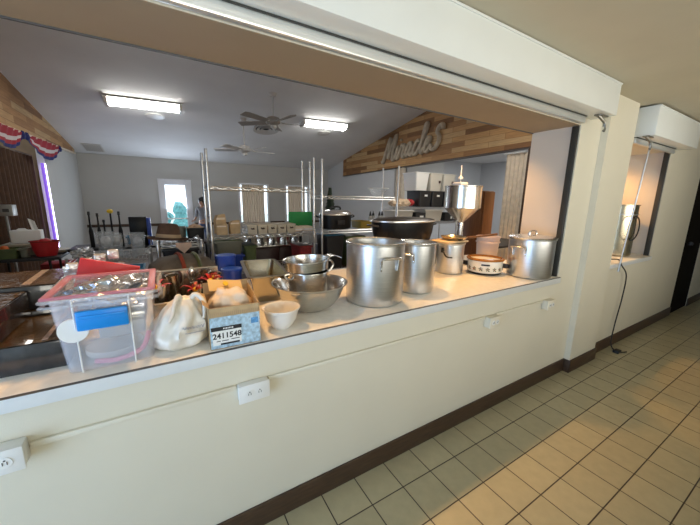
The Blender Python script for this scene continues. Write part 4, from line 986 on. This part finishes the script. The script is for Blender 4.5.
# rack 2 goods
t = thing('roaster_oven', 'black electric roaster oven with a steel lid on the wire rack', 'roaster oven', (1.835, 2.17, 1.178))
MB().lathe([(0, 0), (.85, 0), (.97, .012), (1.0, .16), (1.0, .17), (0, .17)], seg=48, sx=.21, sy=.155).build('body', M['black'], t)
MB().lathe([(1.02, .170), (1.03, .182), (.97, .20), (.8, .222), (.4, .236), (0, .238)], seg=48, sx=.21, sy=.155).build('lid', M['alrim'], t)
MB().tube(smooth([(-.07, 0, .232), (-.06, 0, .262), (0, 0, .27), (.06, 0, .262), (.07, 0, .232)]), .011).build('lid_handle', M['blackp'], t)
for s_ in (-1, 1): MB().tube(smooth([(s_*.205, -.04, .14), (s_*.245, -.04, .15), (s_*.262, .02, .165), (s_*.24, .05, .15), (s_*.205, .04, .14)]), .009).build('side_handle', M['blackp'], t)
B(-.05, .05, -.158, -.150, .06, .11, bev=.003).build('control_panel', M['blackp'], t)
t = thing('christmas_tree', 'small dark artificial tree behind the black roaster oven', 'plant', (1.98, 2.60, 0))
b = MB()
for i in range(7): b.lathe([(0, .0), (.10*(1-i*.12), 0), (.02, .09), (0, .09)], (random.uniform(-.01, .01), 0, 1.33+i*.045), 14)
b.build('branches', M['vegreen'], t); MB().cyl((0, 0, 1.05), (0, 0, 1.36), .015).build('trunk', M['brown'], t); MB().lathe([(0, 0), (.07, 0), (.09, .12), (0, .12)], (0, 0, .93), 20).build('pot', M['blackp'], t); B(-.2, .2, -.15, .15, 0, .928).build('crate_stand', M['dbrown'], t)
t = thing('glass_bowl', 'clear glass bowl on the top shelf of the roaster rack', 'bowl', (2.47, 2.17, 1.578)); MB().lathe([(0, 0), (.05, 0), (.055, .006), (.11, .07), (.135, .11), (.13, .11), (.10, .07), (.05, .012), (0, .01)], seg=36).build('bowl_body', M['glass'], t); MB().lathe([(.128, .106), (.139, .108), (.139, .114), (.13, .114)], seg=36).build('rim', M['plastic'], t)
tub('yellow crate on the rack beside the black roaster oven', 2.22, 2.17, 1.0-.0, .22, .26, .15, 'ygold', None, 'crate', 'crate', 'crates on the roaster rack'); 
for o in list(COL.objects):
    if o.get('label') == 'yellow crate on the rack beside the black roaster oven': o.location.z = 1.178; o.scale = (.8, 1, .6)
tub('black tub with a blue lid below the black roaster oven', 1.76, 2.17, .708, .24, .30, .40, 'blackp', 'teal')
tub('dark green tub below the black roaster oven', 2.05, 2.17, .708, .26, .30, .38, 'dgreen', 'blackp')
bt = None
for i in range(4):
    lab = ['steel bottle nearest the glass bowl post', 'second steel bottle right of the yellow crate', 'third steel bottle right of the yellow crate', 'steel bottle closest to the right rack post'][i]; loc = (2.38+i*.075, 2.2+.04*(i % 2), 1.178)
    if bt is None:
        bt = thing('squeeze_bottle', lab, 'bottle', loc, 0, 'bottles on the roaster rack shelf'); MB().lathe([(0, 0), (.025, 0), (.026, .13), (.018, .15), (0, .15)], seg=18).build('body', M['greymetal'], bt); MB().lathe([(.018, 0), (.016, .02), (.004, .06), (0, .062), ], (0, 0, .15), 16).build('nozzle', M['blackp'], bt)
    else: dup(bt, loc, None, lab)

# rack 3 goods
cr = None
for i in range(3):
    lab = ['left black crate below the white bins on the far rack', 'middle black crate below the white bins on the far rack', 'right black crate below the white bins on the far rack'][i]; loc = (3.79+i*.285, 2.8, 1.438)
    if cr is None:
        cr = thing('crate', lab, 'crate', loc, 0, 'black crates on the far rack'); binshell(.125, .16, .135, .17, .26, .006).build('body', M['blackp'], cr); B(-.03, .03, -.176, -.168, .17, .20).build('label_card', M['whitep'], cr); B(-.13, .13, -.165, .165, .25, .264, bev=.003).build('lid', M['blackp'], cr)
    else: dup(cr, loc, None, lab)
wb = None
for i, (x, mk) in enumerate(((3.70, 'plastic'), (4.02, 'cream'), (4.335, 'cream'))):
    lab = ['glossy white wrapped bin leftmost on the black crates', 'cream bin in the middle on the black crates', 'cream bin rightmost on the black crates'][i]
    t = thing('food_bin', lab, 'bin', (x, 2.8, 1.703), 0, 'white bins stacked on the black crates')
    binshell(.12, .15, .145, .17, .28, .006).build('body', M[mk], t); B(-.15, .15, -.175, .175, .275, .29, bev=.004).build('lid', M[mk], t)
    if i: B(.05, .09, -.172, -.165, .13, .17).build('label_square', M['dbrown'], t)
t = thing('bread_bag', 'clear bag of buns with a red corner on the far rack shelf', 'bread', (3.38, 2.8, 1.438)); MB().blob((0, 0, .055), .215, .12, .075, 4, .25, 3.5, 6, -.052).build('buns', M['food'], t, 60); MB().blob((.19, -.02, .06), .07, .08, .06, 3, .3, 3, 7, -.05).build('red_end', M['redpot'], t)
tub('white tub left on the lower shelf of the far rack', 3.36, 2.8, 1.193, .40, .30, .18, 'cream', 'plastic')
tub('white tub right on the lower shelf of the far rack', 4.03, 2.8, 1.193, .42, .30, .19, 'cream', 'plastic')
t = thing('labelled_box', 'black box with a white label between the white tubs', 'box', (3.70, 2.75, 1.193)); B(-.11, .11, -.12, .12, 0, .15, bev=.004).build('box_body', M['blackp'], t); B(-.02, .06, -.123, -.119, .05, .10).build('label_card', M['whitep'], t)
t = thing('labelled_box', 'plain black box at the right end of the far rack', 'box', (4.40, 2.75, 1.193)); B(-.12, .10, -.12, .12, 0, .15, bev=.004).build('box_body', M['blackp'], t); B(.02, .06, -.123, -.119, .04, .08).build('label_card', M['whitep'], t)
# brown cabinet behind the hopper
t = thing('wooden_cabinet', 'tall brown wooden cabinet behind the steel hopper', 'cabinet', (3.19, 1.10, 0)); B(0, .20, 0, .24, .0, 1.66, bev=.004).build('carcass', M['brown'], t); B(.008, .192, -.018, 0, .06, 1.65, bev=.004).build('door', M['brown'], t)
# back counter seen under hopper
table('dark work table in the wide opening behind the hopper', 3.5, 5.0, 1.35, 2.35, .93)
for i, (x, y, h_, r, mk, lab) in enumerate(((3.68, 1.72, .22, .07, 'chrome', 'steel canister on the dark work table behind the bucket'), (3.80, 1.5, .14, .06, 'ink', 'violet tin on the dark work table'), (4.1, 1.75, .17, .08, 'blackp', 'black kettle-sized tin on the dark work table'), (4.35, 1.8, .12, .09, 'greymetal', 'grey tin nearest the accordion partition'))):
    t = thing('tin', lab, 'tin', (x, y-.05, .932), 0, 'tins on the dark work table'); MB().lathe([(0, 0), (r, 0), (r, h_*.85), (0, h_*.85)], seg=24).build('body', M[mk], t); MB().lathe([(0, 0), (r*1.03, 0), (r*1.03, h_*.12), (r*.3, h_*.16), (0, h_*.16)], (0, 0, h_*.85), 24).build('lid', M['blackp'], t)

# ================================================================== PERSON at the back
def skinmesh(name, verts, edges, m_, parent, lv=2):
    me = bpy.data.meshes.new(name); me.from_pydata([v[:3] for v in verts], edges, []); me.update()
    o = bpy.data.objects.new(name, me); COL.objects.link(o)
    o.modifiers.new('Skin', 'SKIN'); 
    sv = me.skin_vertices[0].data if me.skin_vertices else None
    if sv is None:
        bm = bmesh.new(); bm.from_mesh(me); bm.verts.layers.skin.verify(); bm.to_mesh(me); bm.free(); sv = me.skin_vertices[0].data
    for i, v in enumerate(verts): sv[i].radius = (v[3], v[4] if len(v) > 4 else v[3]); sv[i].use_root = (i == 0)
    sb = o.modifiers.new('Sub', 'SUBSURF'); sb.levels = lv; sb.render_levels = lv
    bpy.context.view_layer.update()
    dm = bpy.data.meshes.new_from_object(o.evaluated_get(bpy.context.evaluated_depsgraph_get()))
    bpy.data.objects.remove(o); dm.materials.clear(); dm.materials.append(m_)
    dm.polygons.foreach_set('use_smooth', [True]*len(dm.polygons))
    r = bpy.data.objects.new(name, dm); COL.objects.link(r); r.parent = parent; return r
pt = thing('person', 'person in a grey top and blue jeans standing by the glass door', 'person', (.97, 8.35, 0), 2.5)
k = .90
def sc(L): return [tuple(a*k for a in v) for v in L]
body = sc([(0, 0, .92, .11, .09), (0, 0, 1.08, .10, .08), (0, .01, 1.24, .12, .09), (0, .01, 1.36, .09, .07), (0, .02, 1.45, .042), (0, .045, 1.53, .07, .08), (0, .04, 1.62, .062, .075),
           (.17, .01, 1.36, .048), (.20, .03, 1.12, .038), (.15, .22, 1.02, .03), (.13, .30, 1.02, .028),
           (-.17, .01, 1.36, .048), (-.20, .03, 1.12, .038), (-.15, .22, 1.02, .03), (-.13, .30, 1.02, .028),
           (.09, 0, .86, .085), (.10, .01, .48, .055), (.10, -.01, .08, .036), (.10, .12, .035, .03),
           (-.09, 0, .86, .085), (-.10, .01, .48, .055), (-.10, -.01, .08, .036), (-.10, .12, .035, .03)])
ed = [(0, 1), (1, 2), (2, 3), (3, 4), (4, 5), (5, 6), (3, 7), (7, 8), (8, 9), (9, 10), (3, 11), (11, 12), (12, 13), (13, 14), (0, 15), (15, 16), (16, 17), (17, 18), (0, 19), (19, 20), (20, 21), (21, 22)]
# fingers and thumbs
for hx in (10, 14):
    bx_, by_, bz_ = [c/k for c in body[hx][:3]]
    for f in range(4):
        a = len(body); L = (.055, .065, .06, .045)[f]; x_ = bx_-.024+f*.016
        body += sc([(x_, by_+.035, bz_-.005, .008), (x_, by_+.035+L*.6, bz_-.02, .007), (x_, by_+.035+L*.8, bz_-.045, .006)]); ed += [(hx, a), (a, a+1), (a+1, a+2)]
    a = len(body); sgn = -1 if bx_ > 0 else 1
    body += sc([(bx_+sgn*.03, by_+.01, bz_+.01, .009), (bx_+sgn*.04, by_+.045, bz_+.0, .007)]); ed += [(hx, a), (a, a+1)]
bd = skinmesh('body', body, ed, M['skin'], pt)
sh = sc([(0, 0, .90, .125, .105), (0, 0, 1.08, .115, .095), (0, .01, 1.24, .135, .105), (0, .01, 1.38, .095, .078), (.17, .01, 1.36, .062), (.20, .03, 1.14, .05), (.185, .10, 1.09, .045), (-.17, .01, 1.36, .062), (-.20, .03, 1.14, .05), (-.185, .10, 1.09, .045)])
skinmesh('shirt', sh, [(0, 1), (1, 2), (2, 3), (3, 4), (4, 5), (5, 6), (3, 7), (7, 8), (8, 9)], M['shirt'], pt)
pn = sc([(0, 0, .93, .12, .10), (.09, 0, .85, .098), (.10, .01, .48, .068), (.10, -.01, .08, .055), (-.09, 0, .85, .098), (-.10, .01, .48, .068), (-.10, -.01, .08, .055)])
skinmesh('jeans', pn, [(0, 1), (1, 2), (2, 3), (0, 4), (4, 5), (5, 6)], M['jeans'], pt)
MB().blob((0, -.012, 1.605*k), .098, .108, .108, 3, .12, 3, 2).blob((0, -.06, 1.52*k), .075, .05, .11, 3, .15, 3, 3).build('hair', M['hair'], pt)
f_ = MB().blob((0, .125*k, 1.555*k), .012, .016, .02, 2); f_.build('nose', M['skin'], pt)
f_ = MB()
for s_ in (-1, 1): f_.blob((s_*.03, .112*k, 1.585*k), .009, .005, .006, 2)
f_.build('eyes', M['hair'], pt)
MB().blob((0, .112*k, 1.515*k), .02, .005, .006, 2).build('mouth', M['redpot'], pt)
f_ = MB()
for s_ in (-1, 1): f_.box(s_*.09-.035, s_*.09+.035, -.05, .16, 0, .06, bev=.02)
f_.build('shoes', M['blackp'], pt)

# ================================================================== LIGHT
def area(name, loc, rot, sx, sy, power, color, spread=PI):
    l = bpy.data.lights.new(name, 'AREA'); l.shape = 'RECTANGLE'; l.size = sx; l.size_y = sy; l.energy = power; l.color = color; l.spread = spread
    o = bpy.data.objects.new(name, l); COL.objects.link(o); o.location = loc; o.rotation_euler = rot; return o
area('daylight_kitchen_window', (-2.55, -1.75, 1.0), (0, -PI/2, 0), 1.9, 2.4, 60, (.34, .58, 1))
area('rear_fill', (2.5, -3.36, 1.6), (PI/2+.22, 0, 0), 5.4, 1.0, 44, (1, .96, .84), 1.6)  # fill light added behind the camera to brighten the counter wall
area('daylight_glass_door', (.37, HY-.15, 1.0), (-PI/2-.55, 0, 0), .6, 1.7, 34, (.72, .84, 1))
area('hall_near_fill', (3.6, 1.7, 3.05), (0, 0, 0), 1.1, .3, 22, (1, .96, .88))  # added fill without a fixture, brightens the partition and rack goods
area('room_beyond_light', (7, 3, 2.68), (0, 0, 0), 1.2, 1.2, 45, (.95, .97, 1))
for i, x in enumerate((-1.2, .1, 1.4, 2.35)):
    l = bpy.data.lights.new('counter_lamp_beam', 'SPOT'); l.energy = 62; l.color = (1, .54, .19); l.spot_size = math.radians(95); l.spot_blend = .7; l.shadow_soft_size = .05
    o = bpy.data.objects.new('counter_lamp_beam', l); COL.objects.link(o); o.location = (x, .52, 2.355)
l = bpy.data.lights.new('far_hatch_lamp_beam', 'SPOT'); l.energy = 60; l.color = (1, .52, .17); l.spot_size = math.radians(125); l.spot_blend = .5; l.shadow_soft_size = .05
o = bpy.data.objects.new('far_hatch_lamp_beam', l); COL.objects.link(o); o.location = (4.25, .62, 2.3)

W = bpy.data.worlds.new('sky'); SC.world = W; W.use_nodes = True
W.node_tree.nodes['Background'].inputs[0].default_value = (.80, .92, 1.0, 1); W.node_tree.nodes['Background'].inputs[1].default_value = 2.2

# ================================================================== CAMERA
R = Matrix(((0.8579238580727317, -0.5135181286812778, 0.016302921985886905), (-0.08802515102761013, -0.17817601360065052, -0.9800535092350556), (0.5061800337193929, 0.8393762205906594, -0.19806396383687483)))
cam = bpy.data.cameras.new('camera'); cam.sensor_fit = 'HORIZONTAL'; cam.sensor_width = 36; cam.lens = 309.5137/700*36; cam.clip_start = .02
co = bpy.data.objects.new('camera', cam); COL.objects.link(co)
mw = Matrix((R[0], -R[1], -R[2])).transposed().to_4x4(); mw.translation = Vector((0, -1.24194, 1.53116))
co.matrix_world = mw
SC.camera = co
SC.view_settings.view_transform = 'Standard'; SC.view_settings.look = 'None'; SC.view_settings.gamma = 1; SC.view_settings.use_curve_mapping = False
SC.view_settings.exposure = .12
